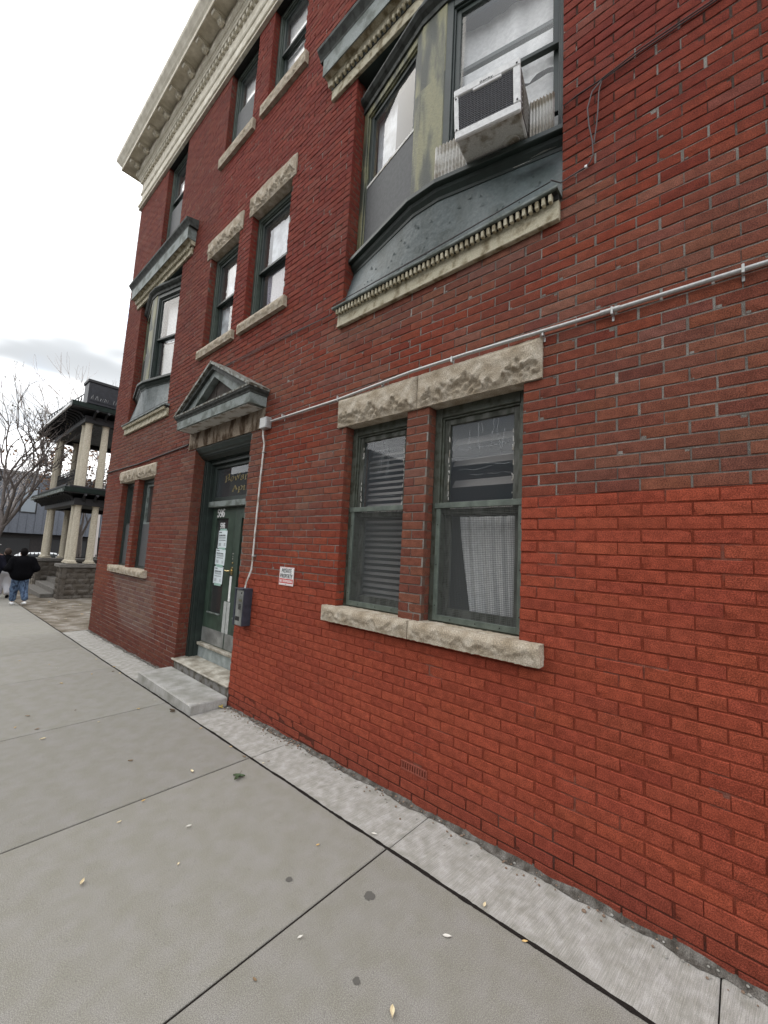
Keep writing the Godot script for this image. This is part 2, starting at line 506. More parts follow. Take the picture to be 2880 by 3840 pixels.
# base colour of a brick (linear): the red repaint low down, older paint above, weathered patches
func brick_tone(x: float, y: float, r: float) -> Color:
	var old := Color(0.40, 0.082, 0.044)
	var upper := Color(0.36, 0.067, 0.045)
	var new := Color(0.60, 0.128, 0.070)
	var worn := Color(0.345, 0.150, 0.104)
	var c := old.lerp(upper, smoothstep(3.2, 5.5, y))
	var k := clampf(nz1.get_noise_2d(x * 1.1, y * 1.6) * 1.1 + 0.42, 0.0, 1.0)
	# browner worn ground-floor belt, stains under the two oriels and beside the door
	var w := 0.70 * edge(y, 1.9, 3.9, 0.35) * k
	w = maxf(w, 0.85 * edge(x, -2.02, 0.05, 0.12) * edge(y, 3.62, 3.9, 0.16))
	w = maxf(w, 0.55 * edge(x, -2.0, 0.25, 0.2) * edge(y, 3.2, 4.0, 0.25) * k)
	w = maxf(w, 0.75 * edge(x, -8.5, -6.2, 0.15) * edge(y, 3.35, 3.85, 0.2))
	w = maxf(w, 0.95 * edge(x, -0.12, 1.3, 0.3) * edge(y, 2.1, 3.0, 0.15) * (0.55 + 0.5 * k))
	w = maxf(w, 0.7 * edge(x, -1.07, -0.855, 0.05) * edge(y, 1.2, 2.9, 0.05))
	w = maxf(w, 0.75 * edge(x, -3.50, -3.22, 0.06) * edge(y, 1.2, 3.1, 0.15))
	w = maxf(w, 0.7 * edge(x, -5.5, -5.02, 0.1) * edge(y, 1.0, 3.1, 0.2))
	w = maxf(w, 0.55 * edge(x, -3.3, -2.0, 0.2) * edge(y, 1.7, 2.4, 0.25) * k)
	w = maxf(w, 0.8 * edge(x, -5.3, -4.1, 0.1) * edge(y, 4.15, 4.5, 0.15) * k)
	w = maxf(w, 0.6 * edge(x, 0.13, 0.4, 0.1) * edge(y, 3.7, 4.15, 0.1))
	c = c.lerp(worn, clampf(w, 0.0, 1.0))
	# left of the door: sooty foot, bare greyish patch, an orange flash near the corner
	if x < -5.0:
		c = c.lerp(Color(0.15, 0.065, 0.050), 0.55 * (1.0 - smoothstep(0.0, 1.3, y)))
		c = c.lerp(Color(0.40, 0.275, 0.23), 0.88 * edge(x, -8.1 + 0.9 * (1.0 - y), -6.0, 0.18) * edge(y, 0.22, 1.12, 0.1))
		c = c.lerp(Color(0.52, 0.15, 0.07), 0.6 * edge(x, -9.3, -8.5, 0.2) * edge(y, 0.75, 1.25, 0.2))
		c = c.lerp(Color(0.27, 0.098, 0.070), 0.4)
	var pl := paint_line(x)
	if x < -0.1 and x > -1.9 and y > 1.05 and y < 1.3: pl = 1.09
	var p := 1.0 if y < pl else 0.0
	if x < -1.79 and x > -3.5: p = maxf(1.0 - smoothstep(pl - 0.08, pl + 0.10, y + 0.10 * nz1.get_noise_2d(x * 5.0, y * 5.0)), 0.32 * (1.0 - smoothstep(1.75, 2.0, y)) * smoothstep(-3.3, -2.9, x))
	var nw := new.lerp(Color(0.54, 0.112, 0.063), clampf(nz1.get_noise_2d(x * 0.9 + 40.0, y * 2.2) + 0.3, 0.0, 1.0))
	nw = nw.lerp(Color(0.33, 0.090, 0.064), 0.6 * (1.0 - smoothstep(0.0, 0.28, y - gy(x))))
	if x > -2.5: nw = nw.lerp(Color(0.50, 0.112, 0.068), 0.25 * (1.0 - smoothstep(0.1, 0.8, y)))
	c = c.lerp(nw, p)
	# pale bloom in clouds, and faint soot that has run down the face
	if p < 0.5:
		var bl := clampf(nz2.get_noise_2d(x * 1.7 + 60.0, y * 2.6) * 2.2 - 0.45, 0.0, 1.0) * edge(y, 2.0, 9.0, 0.4)
		c = c.lerp(Color(0.42, 0.27, 0.22), 0.42 * bl * (1.0 if y < 4.2 else 0.6))
		c = c.lerp(Color(0.22, 0.085, 0.062), 0.30 * clampf(nz2.get_noise_2d(x * 4.0 + 11.0, y * 0.5) * 2.0 - 0.35, 0.0, 1.0))
	else:
		c = c.lerp(Color(0.42, 0.092, 0.056), 0.30 * clampf(nz2.get_noise_2d(x * 2.6 + 17.0, y * 0.9) * 2.0 - 0.2, 0.0, 1.0))
	var f := 1.0 + (r - 0.5) * (0.12 if p > 0.5 else 0.24)
	f *= 1.0 + 0.10 * nz2.get_noise_2d(x * 3.0, y * 3.0)
	return Color(c.r * f, c.g * f * (1.0 + (r - 0.5) * (0.06 if p > 0.5 else 0.14)), c.b * f)

func mortar_tone(x: float, y: float) -> Color:
	var c := Color(0.215, 0.175, 0.150)
	c = c.lerp(Color(0.145, 0.075, 0.060), smoothstep(3.9, 5.0, y))
	var w := clampf(nz3.get_noise_2d(x * 7.0, y * 9.0) * 1.6 - 0.25, 0.0, 1.0)
	c = c.lerp(Color(0.46, 0.43, 0.39), w * (0.8 if y < 4.3 else 0.4))
	c = c.lerp(Color(0.47, 0.44, 0.40), 0.75 * edge(y, 1.3, 3.9, 0.3))
	if x < -5.0: c = c.lerp(Color(0.62, 0.58, 0.53), 0.85 * edge(y, 0.1, 1.3, 0.15) * edge(x, -8.4, -5.0, 0.2))
	c = c.lerp(Color(0.55, 0.53, 0.50), 0.8 * clampf(nz3.get_noise_2d(x * 22.0 + 90.0, y * 22.0) * 3.0 - 0.9, 0.0, 1.0) * edge(y, 3.2, 9.0, 0.3))
	# pale pointing left in some of the upright joints
	var k := floori((y - Y0) / CO)
	var off := 0.0 if posmod(k, 2) == 1 else 0.5
	var j := roundi(x / BL - off)
	if absf(x - (j + off) * BL) < 0.05:
		var hsh := absi((k * 73856093) ^ (j * 19349663)) % 1000
		if hsh < (330 if y > 3.3 else 260): c = c.lerp(Color(0.66, 0.63, 0.58), 0.35 + 0.5 * (hsh % 97) / 97.0)
	var pl := paint_line(x)
	if y < pl:
		var q := clampf(nz3.get_noise_2d(x * 6.0 + 31.0, y * 6.0) * 2.0 - 0.62, 0.0, 1.0)
		c = Color(0.46, 0.105, 0.062).lerp(Color(0.42, 0.31, 0.26), q * 0.6)
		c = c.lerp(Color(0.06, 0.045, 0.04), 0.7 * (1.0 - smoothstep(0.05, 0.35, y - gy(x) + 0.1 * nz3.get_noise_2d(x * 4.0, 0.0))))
	return c

func brick_mesh(seed_: int) -> ArrayMesh:
	var r := RandomNumberGenerator.new()
	r.seed = seed_
	var m := MB.new()
	m.colored = true
	var w := 0.1034
	var h := 0.0300
	var d := 0.040
	var b := 0.0030
	var nx := 5
	var ny := 2
	var P := {}
	for j in ny + 1:
		for i in nx + 1:
			var z := r.randf_range(-0.0008, 0.0006)
			if r.randf() < 0.07: z -= 0.0030
			if (i == 0 or i == nx) and j != 1 and r.randf() < 0.35: z -= r.randf_range(0.002, 0.006)
			P[Vector2i(i, j)] = V(lerpf(-w + b, w - b, float(i) / nx) + r.randf_range(-1, 1) * (0.0012 if i > 0 and i < nx else 0.0008), lerpf(-h + b, h - b, float(j) / ny) + r.randf_range(-0.0009, 0.0009), z)
	for j in ny:
		for i in nx:
			m.quad(P[Vector2i(i, j)], P[Vector2i(i + 1, j)], P[Vector2i(i + 1, j + 1)], P[Vector2i(i, j + 1)])
	var ring: Array = []
	for i in nx + 1: ring.append(P[Vector2i(i, 0)])
	for j in range(1, ny + 1): ring.append(P[Vector2i(nx, j)])
	for i in range(nx - 1, -1, -1): ring.append(P[Vector2i(i, ny)])
	for j in range(ny - 1, 0, -1): ring.append(P[Vector2i(0, j)])
	var cnt := ring.size()
	for k in cnt:
		var a: Vector3 = ring[k]
		var q: Vector3 = ring[(k + 1) % cnt]
		var oa := V(clampf(a.x * 1.10, -w, w), clampf(a.y * 1.25, -h, h), -b)
		var oq := V(clampf(q.x * 1.10, -w, w), clampf(q.y * 1.25, -h, h), -b)
		if absf(a.x) > w * 0.93: oa.x = signf(a.x) * w
		if absf(a.y) > h * 0.80: oa.y = signf(a.y) * h
		if absf(q.x) > w * 0.93: oq.x = signf(q.x) * w
		if absf(q.y) > h * 0.80: oq.y = signf(q.y) * h
		m.quad(a, oa, oq, q, V(a.x + q.x, (a.y + q.y) * 3.0, 0.08))
		m.quad(oa, oa + V(0, 0, -d), oq + V(0, 0, -d), oq, V((a.x + q.x) * (1.0 if absf(oa.x - oq.x) < 0.01 else 0.0), (a.y + q.y) * (1.0 if absf(oa.y - oq.y) < 0.005 else 0.0), 0))
	return m.mesh()

func cut(rect: Array, holes: Array) -> Array:
	var list := [rect]
	for h in holes:
		var nxt := []
		for r in list:
			if r[1] <= h[0] or r[0] >= h[1] or r[3] <= h[2] or r[2] >= h[3]:
				nxt.append(r)
				continue
			if r[0] < h[0]: nxt.append([r[0], h[0], r[2], r[3]])
			if r[1] > h[1]: nxt.append([h[1], r[1], r[2], r[3]])
			var a: float = maxf(r[0], h[0])
			var b: float = minf(r[1], h[1])
			if r[2] < h[2]: nxt.append([a, b, r[2], h[2]])
			if r[3] > h[3]: nxt.append([a, b, h[3], r[3]])
		list = nxt
	return list

func in_hole(x: float, y: float, hs: Array) -> bool:
	for h in hs:
		if x > h[0] and x < h[1] and y > h[2] and y < h[3]: return true
	return false

func build_wall(b: Node3D) -> void:
	nz1 = noise(101, 0.6, 3); nz2 = noise(102, 1.0, 3); nz3 = noise(103, 0.35, 2)
	# the mortar face behind the bricks, cut round the openings
	var m := MB.new()
	m.colored = true
	var xs: Array[float] = [XL, XR]
	var ys: Array[float] = [-0.45, TOP]
	for h in HOLES:
		xs.append(h[0] - 0.002); xs.append(h[1] + 0.002); ys.append(h[2]); ys.append(minf(h[3], TOP))
	var x := XL
	while x < XR: xs.append(x); x += 0.072
	var y := -0.45
	while y < TOP: ys.append(y); y += 0.0345
	xs.sort(); ys.sort()
	for j in ys.size() - 1:
		if ys[j + 1] - ys[j] < 0.0005: continue
		for i in xs.size() - 1:
			if xs[i + 1] - xs[i] < 0.0005 or in_hole((xs[i] + xs[i + 1]) * 0.5, (ys[j] + ys[j + 1]) * 0.5, HOLES): continue
			m.col = mortar_tone((xs[i] + xs[i + 1]) * 0.5, (ys[j] + ys[j + 1]) * 0.5)
			m.quad(V(xs[i], ys[j], -0.0062), V(xs[i + 1], ys[j], -0.0062), V(xs[i + 1], ys[j + 1], -0.0062), V(xs[i], ys[j + 1], -0.0062))
	# reveals through the thickness of the wall, and its inner face
	for h in HOLES:
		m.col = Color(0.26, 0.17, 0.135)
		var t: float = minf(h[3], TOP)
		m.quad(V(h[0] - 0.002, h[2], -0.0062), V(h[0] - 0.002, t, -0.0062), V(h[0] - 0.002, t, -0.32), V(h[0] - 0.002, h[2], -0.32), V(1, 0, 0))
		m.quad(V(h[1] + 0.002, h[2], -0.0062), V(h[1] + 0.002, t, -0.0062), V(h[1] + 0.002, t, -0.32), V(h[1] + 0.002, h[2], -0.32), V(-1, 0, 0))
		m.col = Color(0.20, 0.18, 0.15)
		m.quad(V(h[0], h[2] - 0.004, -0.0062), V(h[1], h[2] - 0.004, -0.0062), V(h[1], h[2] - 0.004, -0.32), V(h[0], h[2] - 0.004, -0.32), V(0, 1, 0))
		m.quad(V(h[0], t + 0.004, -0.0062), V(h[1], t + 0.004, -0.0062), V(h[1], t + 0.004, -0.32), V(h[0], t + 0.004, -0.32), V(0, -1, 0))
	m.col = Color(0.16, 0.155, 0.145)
	var xb: Array[float] = [XL + 0.3, XR]
	var yb: Array[float] = [-0.45, TOP]
	for h in HOLES:
		xb.append(h[0] - 0.002); xb.append(h[1] + 0.002); yb.append(h[2]); yb.append(minf(h[3], TOP))
	xb.sort(); yb.sort()
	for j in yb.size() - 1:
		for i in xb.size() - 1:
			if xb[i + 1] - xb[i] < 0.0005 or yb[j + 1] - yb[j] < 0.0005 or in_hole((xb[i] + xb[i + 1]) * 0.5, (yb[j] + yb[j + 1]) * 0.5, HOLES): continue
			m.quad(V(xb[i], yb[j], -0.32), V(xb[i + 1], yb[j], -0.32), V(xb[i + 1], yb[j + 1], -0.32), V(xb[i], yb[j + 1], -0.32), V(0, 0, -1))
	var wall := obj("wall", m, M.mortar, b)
	# bricks: front stretchers cut round openings and stones, then the returns in the jambs
	rng.seed = 7
	var holes := HOLES + STONES
	var list := []
	for k in range(-35, 106):
		var y0 := Y0 + k * CO + 0.0045
		var y1 := y0 + 0.060
		var i0 := floori(XL / BL) - 1
		var off := 0.0 if posmod(k, 2) == 1 else 0.5
		for i in range(i0, ceili(XR / BL) + 1):
			var a := maxf((i + off) * BL + 0.0045 + rng.randf_range(-0.0045, 0.004), XL + 0.001)
			var e := minf((i + 1 + off) * BL - 0.0045 + rng.randf_range(-0.0045, 0.0045), XR)
			if e - a < 0.02: continue
			var tone := rng.randf()
			for r in cut([a, e, y0 + rng.randf_range(-0.0014, 0.0014), minf(y1 + rng.randf_range(-0.0014, 0.0014), TOP)], holes):
				if r[1] - r[0] < 0.018 or r[3] - r[2] < 0.014: continue
				list.append([r, tone, 0.0])
	for h in HOLES:
		var depth := 0.16 if h[1] - h[0] < 1.3 else 0.20
		for k in range(-35, 106):
			var y0 := Y0 + k * CO + 0.0045
			var y1 := y0 + 0.060
			if y1 < h[2] + 0.02 or y0 > h[3] - 0.02: continue
			for s in 2:
				var split := 0.045 + (0.105 if posmod(k, 2) == 0 else 0.055)
				list.append([[h[s], s, maxf(y0, h[2]), minf(y1, h[3] - 0.001)], rng.randf(), 1.0, 0.0415, split - 0.004])
				if depth > split + 0.03: list.append([[h[s], s, maxf(y0, h[2]), minf(y1, h[3] - 0.001)], rng.randf(), 1.0, split + 0.005, depth])
	var eye := V(0.9409, 1.6905, 2.4755)
	var cam: Camera3D = get_node("camera")
	var inv := cam.transform.affine_inverse()
	var score := []
	for q in list:
		if q[2] > 0.5:
			score.append(0.0)
			continue
		var r: Array = q[0]
		var p := V((r[0] + r[1]) * 0.5, (r[2] + r[3]) * 0.5, 0)
		var s := inv * p
		var ok: bool = s.z < 0.0 and absf(s.x / s.z) < 0.93 and absf(s.y / s.z) < 1.24 and p.y > gy(p.x) + 0.03
		score.append((r[1] - r[0]) * (r[3] - r[2]) / pow(p.distance_to(eye), 3.0) if ok else 0.0)
	var order := range(list.size())
	order.sort_custom(func(i, j): return score[i] > score[j])
	var single := {}
	for i in 300: single[order[i]] = true
	var shapes: Array[ArrayMesh] = []
	for i in 6: shapes.append(brick_mesh(500 + i))
	var inst: Array = [[], [], [], [], [], []]
	var mats := {}
	for i in list.size():
		var q: Array = list[i]
		var r: Array = q[0]
		var v := rng.randi() % 6
		var t: Transform3D
		var c: Color
		if q[2] < 0.5:
			var cx: float = (r[0] + r[1]) * 0.5
			var cy: float = (r[2] + r[3]) * 0.5
			t = Transform3D(Basis.from_scale(V((r[1] - r[0]) / 0.2068, (r[3] - r[2]) / 0.060, 1.0)), V(cx, cy, rng.randf_range(-0.0022, 0.0012)))
			t.basis = Basis.from_euler(V(rng.randf_range(-0.012, 0.012), rng.randf_range(-0.006, 0.006), rng.randf_range(-0.004, 0.004))) * t.basis
			if rng.randf() < 0.5: t.basis = t.basis * Basis(V(0, 0, 1), PI)
			c = brick_tone(cx, cy, q[1])
			var low := cy - gy(cx)
			if low < 0.22 and cx > -3.6 and cx < -1.9 and rng.randf() < 0.7:  # crumbled faces by the door step
				t.origin.z -= rng.randf_range(0.001, 0.004)
				t.basis = Basis.from_euler(V(rng.randf_range(-0.10, 0.10), rng.randf_range(-0.03, 0.03), rng.randf_range(-0.02, 0.02))) * t.basis
		else:
			var side: float = 1.0 if r[1] == 0 else -1.0
			var len_: float = q[4] - q[3]
			var cy: float = (r[2] + r[3]) * 0.5
			t = Transform3D(Basis.from_scale(V(len_ / 0.2068, (r[3] - r[2]) / 0.060, 1.0)), V(r[0] + rng.randf_range(-0.0006, 0.0012) * side, cy, -(q[3] + q[4]) * 0.5))
			t.basis = Basis(V(0, 1, 0), PI * 0.5 * side) * t.basis
			c = brick_tone(r[0] - side * 0.05, cy, q[1])
		if single.has(i):
			var key := Vector3i(roundi(c.r * 40.0), roundi(c.g * 160.0), roundi(c.b * 200.0))
			if not mats.has(key):
				var mm: StandardMaterial3D = M.brick.duplicate()
				mm.vertex_color_use_as_albedo = false
				mm.albedo_color = lin(key.x / 40.0, key.y / 160.0, key.z / 200.0)
				mats[key] = mm
			obm("brick", shapes[v], mats[key], wall, t)
		else:
			inst[v].append([t, c])
	for v in 6:
		var mm := MultiMesh.new()
		mm.transform_format = MultiMesh.TRANSFORM_3D
		mm.use_colors = true
		mm.mesh = shapes[v]
		mm.instance_count = inst[v].size()
		for i in inst[v].size():
			mm.set_instance_transform(i, inst[v][i][0])
			mm.set_instance_color(i, inst[v][i][1])
		var o := MultiMeshInstance3D.new()
		nm(o, "bricks", wall)
		o.multimesh = mm
		o.material_override = M.brick
		wall.add_child(o, true)
		kind(o, "stuff")

# a quarry-faced stone: front pushed out and broken, the rest dressed flat
func rock(called: String, r: Array, z0: float, z1: float, seed_: int, parent: Node, material: Material, bulge := 0.03, label := "") -> MeshInstance3D:
	var f := noise(seed_, 3.0, 4)
	var g := noise(seed_ + 50, 9.0, 3)
	var m := MB.new()
	var w: float = r[1] - r[0]
	var h: float = r[3] - r[2]
	var nx := clampi(int(w / 0.012), 6, 90) if parent.get_meta("fine", true) else clampi(int(w / 0.05), 4, 12)
	var ny := clampi(int(h / 0.011), 4, 26) if parent.get_meta("fine", true) else 4
	var face := func(u: float, v: float) -> Vector3:
		var x: float = r[0] + u * w
		var y: float = r[2] + v * h
		var e: float = minf(minf(u * w, (1.0 - u) * w) / 0.030, minf(v * h, (1.0 - v) * h) / 0.035)
		e = clampf(e, 0.0, 1.0)
		# a nearly flat pitched face whose lower part is spalled away in scallops
		var q: float = f.get_noise_2d(x * 0.8, y * 1.6)
		var cut_at: float = (0.40 + 0.55 * g.get_noise_2d(x * 0.55, 5.0)) * (1.0 if bulge > 0.025 else 1.3)
		var drop := clampf((cut_at - v) / maxf(cut_at, 0.05), 0.0, 1.0)
		var chip: float = absf(f.get_noise_2d(x * 2.6 + 30.0, y * 5.0))
		var z := z1 + e * bulge * (0.78 + 0.30 * f.get_noise_2d(x * 0.4, y * 0.9) + 0.10 * q + 0.10 * g.get_noise_2d(x * 2.2, y * 3.4) - (0.55 * smoothstep(0.0, 0.35, drop) + 0.35 * drop) + 1.25 * chip * smoothstep(0.0, 0.15, drop))
		var jx: float = 0.004 * g.get_noise_2d(y * 3.0, 7.0) if u < 0.001 or u > 0.999 else 0.0
		var jy: float = 0.005 * g.get_noise_2d(x * 3.0, 17.0) if v < 0.001 or v > 0.999 else 0.0
		return V(x + jx, y + jy, z)
	m.grid(nx, ny, face)
	for i in nx:
		var a: Vector3 = face.call(float(i) / nx, 0.0)
		var b: Vector3 = face.call(float(i + 1) / nx, 0.0)
		m.quad(a, V(a.x, a.y, z0), V(b.x, b.y, z0), b, V(0, -1, 0))
		a = face.call(float(i) / nx, 1.0); b = face.call(float(i + 1) / nx, 1.0)
		m.quad(a, V(a.x, a.y, z0), V(b.x, b.y, z0), b, V(0, 1, 0))
	for j in ny:
		for s in [0.0, 1.0]:
			var a: Vector3 = face.call(s, float(j) / ny)
			var b: Vector3 = face.call(s, float(j + 1) / ny)
			m.quad(a, V(a.x, a.y, z0), V(b.x, b.y, z0), b, V(s * 2.0 - 1.0, 0, 0))
	var o := obj(called, m, material, parent)
	if label: o.set_meta("label", label)
	return o

# ---------------------------------------------------------------- a sash window in its own frame: x to the right, y up, z = 0 at the face of the casing
func sash_window(parent: Node, at: Transform3D, w: float, h: float, o: Dictionary) -> MeshInstance3D:
	var fm: Material = o.get("frame", M.green_dark)
	var sm: Material = o.get("sash", M.green_dark)
	var gm: Material = o.get("glass", M.glass)
	var st: float = o.get("stile", 0.06)
	var hd: float = o.get("head", 0.07)
	var rail: float = o.get("rail", h * 0.5)
	var m := MB.new()
	m.box(V(0, 0, -0.13), V(st, h, 0), 0.004)
	m.box(V(w - st, 0, -0.13), V(w, h, 0), 0.004)
	m.box(V(st, h - hd, -0.13), V(w - st, h, -0.001), 0.004)
	m.box(V(st, 0, -0.13), V(w - st, 0.035, -0.002), 0.003)
	var s2 := st * 0.5
	for s in [[st, st + s2 * 0.5], [w - st - s2 * 0.5, w - st]]:
		m.box(V(s[0], 0.035, -0.125), V(s[1], h - hd, -0.018), 0.003)
	m.box(V(st + s2 * 0.5, h - hd - 0.016, -0.125), V(w - st - s2 * 0.5, h - hd, -0.018), 0.003)
	var win := obj("window", m, fm, parent)
	win.transform = at
	var x0 := st + s2 * 0.5
	var x1 := w - x0
	var top := h - hd - 0.016
	var sw: float = o.get("sash_w", 0.042)
	# upper sash outside, lower sash behind it
	var u := MB.new()
	var zu := -0.035
	u.box(V(x0, rail, zu - 0.035), V(x0 + sw, top, zu), 0.003)
	u.box(V(x1 - sw, rail, zu - 0.035), V(x1, top, zu), 0.003)
	u.box(V(x0 + sw, top - sw, zu - 0.035), V(x1 - sw, top, zu - 0.001), 0.003)
	u.box(V(x0, rail - 0.035, zu - 0.036), V(x1, rail, zu + 0.004), 0.003)
	obj("sash", u, sm, win)
	var p := MB.new()
	p.quad(V(x0 + sw - 0.004, rail - 0.002, zu - 0.018), V(x1 - sw + 0.004, rail - 0.002, zu - 0.018), V(x1 - sw + 0.004, top - sw + 0.004, zu - 0.018), V(x0 + sw - 0.004, top - sw + 0.004, zu - 0.018))
	obj("pane", p, gm, win)
	var yb: float = o.get("lower", 0.035)
	var zl := -0.078
	if o.get("lower_sash", true):
		var l := MB.new()
		l.box(V(x0, yb, zl - 0.035), V(x0 + sw, rail + yb - 0.036, zl), 0.003)
		l.box(V(x1 - sw, yb, zl - 0.035), V(x1, rail + yb - 0.036, zl), 0.003)
		l.box(V(x0 + sw, yb, zl - 0.035), V(x1 - sw, yb + 0.065, zl - 0.001), 0.003)
		l.box(V(x0 + sw, rail + yb - 0.075, zl - 0.035), V(x1 - sw, rail + yb - 0.036, zl - 0.001), 0.003)
		obj("sash", l, o.get("sash_low", sm), win)
		var q := MB.new()
		var z := zl - 0.018
		q.quad(V(x0 + sw - 0.004, yb + 0.06, z), V(x1 - sw + 0.004, yb + 0.06, z), V(x1 - sw + 0.004, rail + yb - 0.07, z), V(x0 + sw - 0.004, rail + yb - 0.07, z))
		obj("pane", q, gm, win)
	# what hangs behind the glass
	for k in o.get("curtains", []):  # x0, x1, y0, y1, folds, swing
		obj("curtain", drape(k[0], k[1], k[2], k[3], -0.118 if o.has("cloth") else -0.17, k[4], k[5], 0.35 if o.has("cloth") else 1.0), o.get("cloth", M.curtain), win)
	if o.has("blind"):  # y0, y1, pitch, slat
		var b: Array = o.blind
		var bm := MB.new()
		var y: float = b[0]
		while y < b[1]:
			bm.quad(V(x0, y, -0.16), V(x1, y + rng.randf_range(-0.003, 0.003), -0.16), V(x1, y + b[3] * 0.75, -0.16 - b[3] * 0.5), V(x0, y + b[3] * 0.75, -0.16 - b[3] * 0.5))
			y += b[2]
		obj("window_blind", bm, M.blind, win)
	return win

func drape(x0: float, x1: float, y0: float, y1: float, z: float, folds: float, swing: float, amp := 1.0) -> MB:
	var m := MB.new()
	m.grid(int(folds * 6.0) + 8, 10, func(u: float, v: float) -> Vector3:
		var g := pow(1.0 - v, 1.3)
		var x := lerpf(x0, x1, u) + swing * g * (1.0 - u) + 0.01 * sin(u * 31.0 + v * 3.0) * g
		return V(x, lerpf(y0, y1, v), z - 0.035 * amp + ((0.010 + 0.014 * g) * sin(u * folds * TAU + 1.3 * sin(u * 9.0)) + 0.006 * sin(u * folds * 2.3 * TAU + v)) * amp))
	return m

func wire_screen(x0: float, x1: float, y0: float, y1: float, z: float, pitch: float) -> MB:
	var m := MB.new()
	var t := 0.0011
	var x := x0 + pitch * 0.5
	while x < x1:
		m.quad(V(x - t, y0, z), V(x, y0, z + t), V(x, y1, z + t), V(x - t, y1, z))
		m.quad(V(x, y0, z + t), V(x + t, y0, z), V(x + t, y1, z), V(x, y1, z + t))
		x += pitch
	var y := y0 + pitch * 0.5
	while y < y1:
		m.quad(V(x0, y - t, z), V(x1, y - t, z), V(x1, y, z + t), V(x0, y, z + t))
		m.quad(V(x0, y, z + t), V(x1, y, z + t), V(x1, y + t, z), V(x0, y + t, z))
		y += pitch
	return m

func text(called: String, s: String, w: float, h: float, at: Vector3, material: Material, parent: Node, font := "Droid Sans", weight := 700, slant := 0.0, deep := 0.002, turn := Basis()) -> MeshInstance3D:
	var f := SystemFont.new()
	f.font_names = PackedStringArray([font])
	f.font_weight = weight
	var tm := TextMesh.new()
	if slant != 0.0:
		var fv := FontVariation.new()
		fv.base_font = f
		fv.variation_transform = Transform2D(Vector2(1, 0), Vector2(slant, 1), Vector2.ZERO)
		tm.font = fv
	else:
		tm.font = f
	tm.text = s
	tm.font_size = 48
	tm.pixel_size = 0.01
	tm.depth = 0.02
	tm.curve_step = 2.0
	var bb := tm.get_aabb()
	var sc := V(w / bb.size.x, h / bb.size.y, deep / 0.02)
	var b := turn * Basis.from_scale(sc)
	return obm(called, tm, material, parent, Transform3D(b, at - b * bb.get_center()))

func facing(x: float, z: float, dx: float, dz: float) -> Transform3D:
	var d := V(dx, 0, dz).normalized()
	return Transform3D(Basis(d, V(0, 1, 0), d.cross(V(0, 1, 0))), V(x, 0, z))

func street_window(b: Node3D, h: Array, z: float, o: Dictionary) -> MeshInstance3D:
	return sash_window(b, Transform3D(Basis(), V(h[0], h[2], z)), h[1] - h[0], minf(h[3], 9.40) - h[2], o)

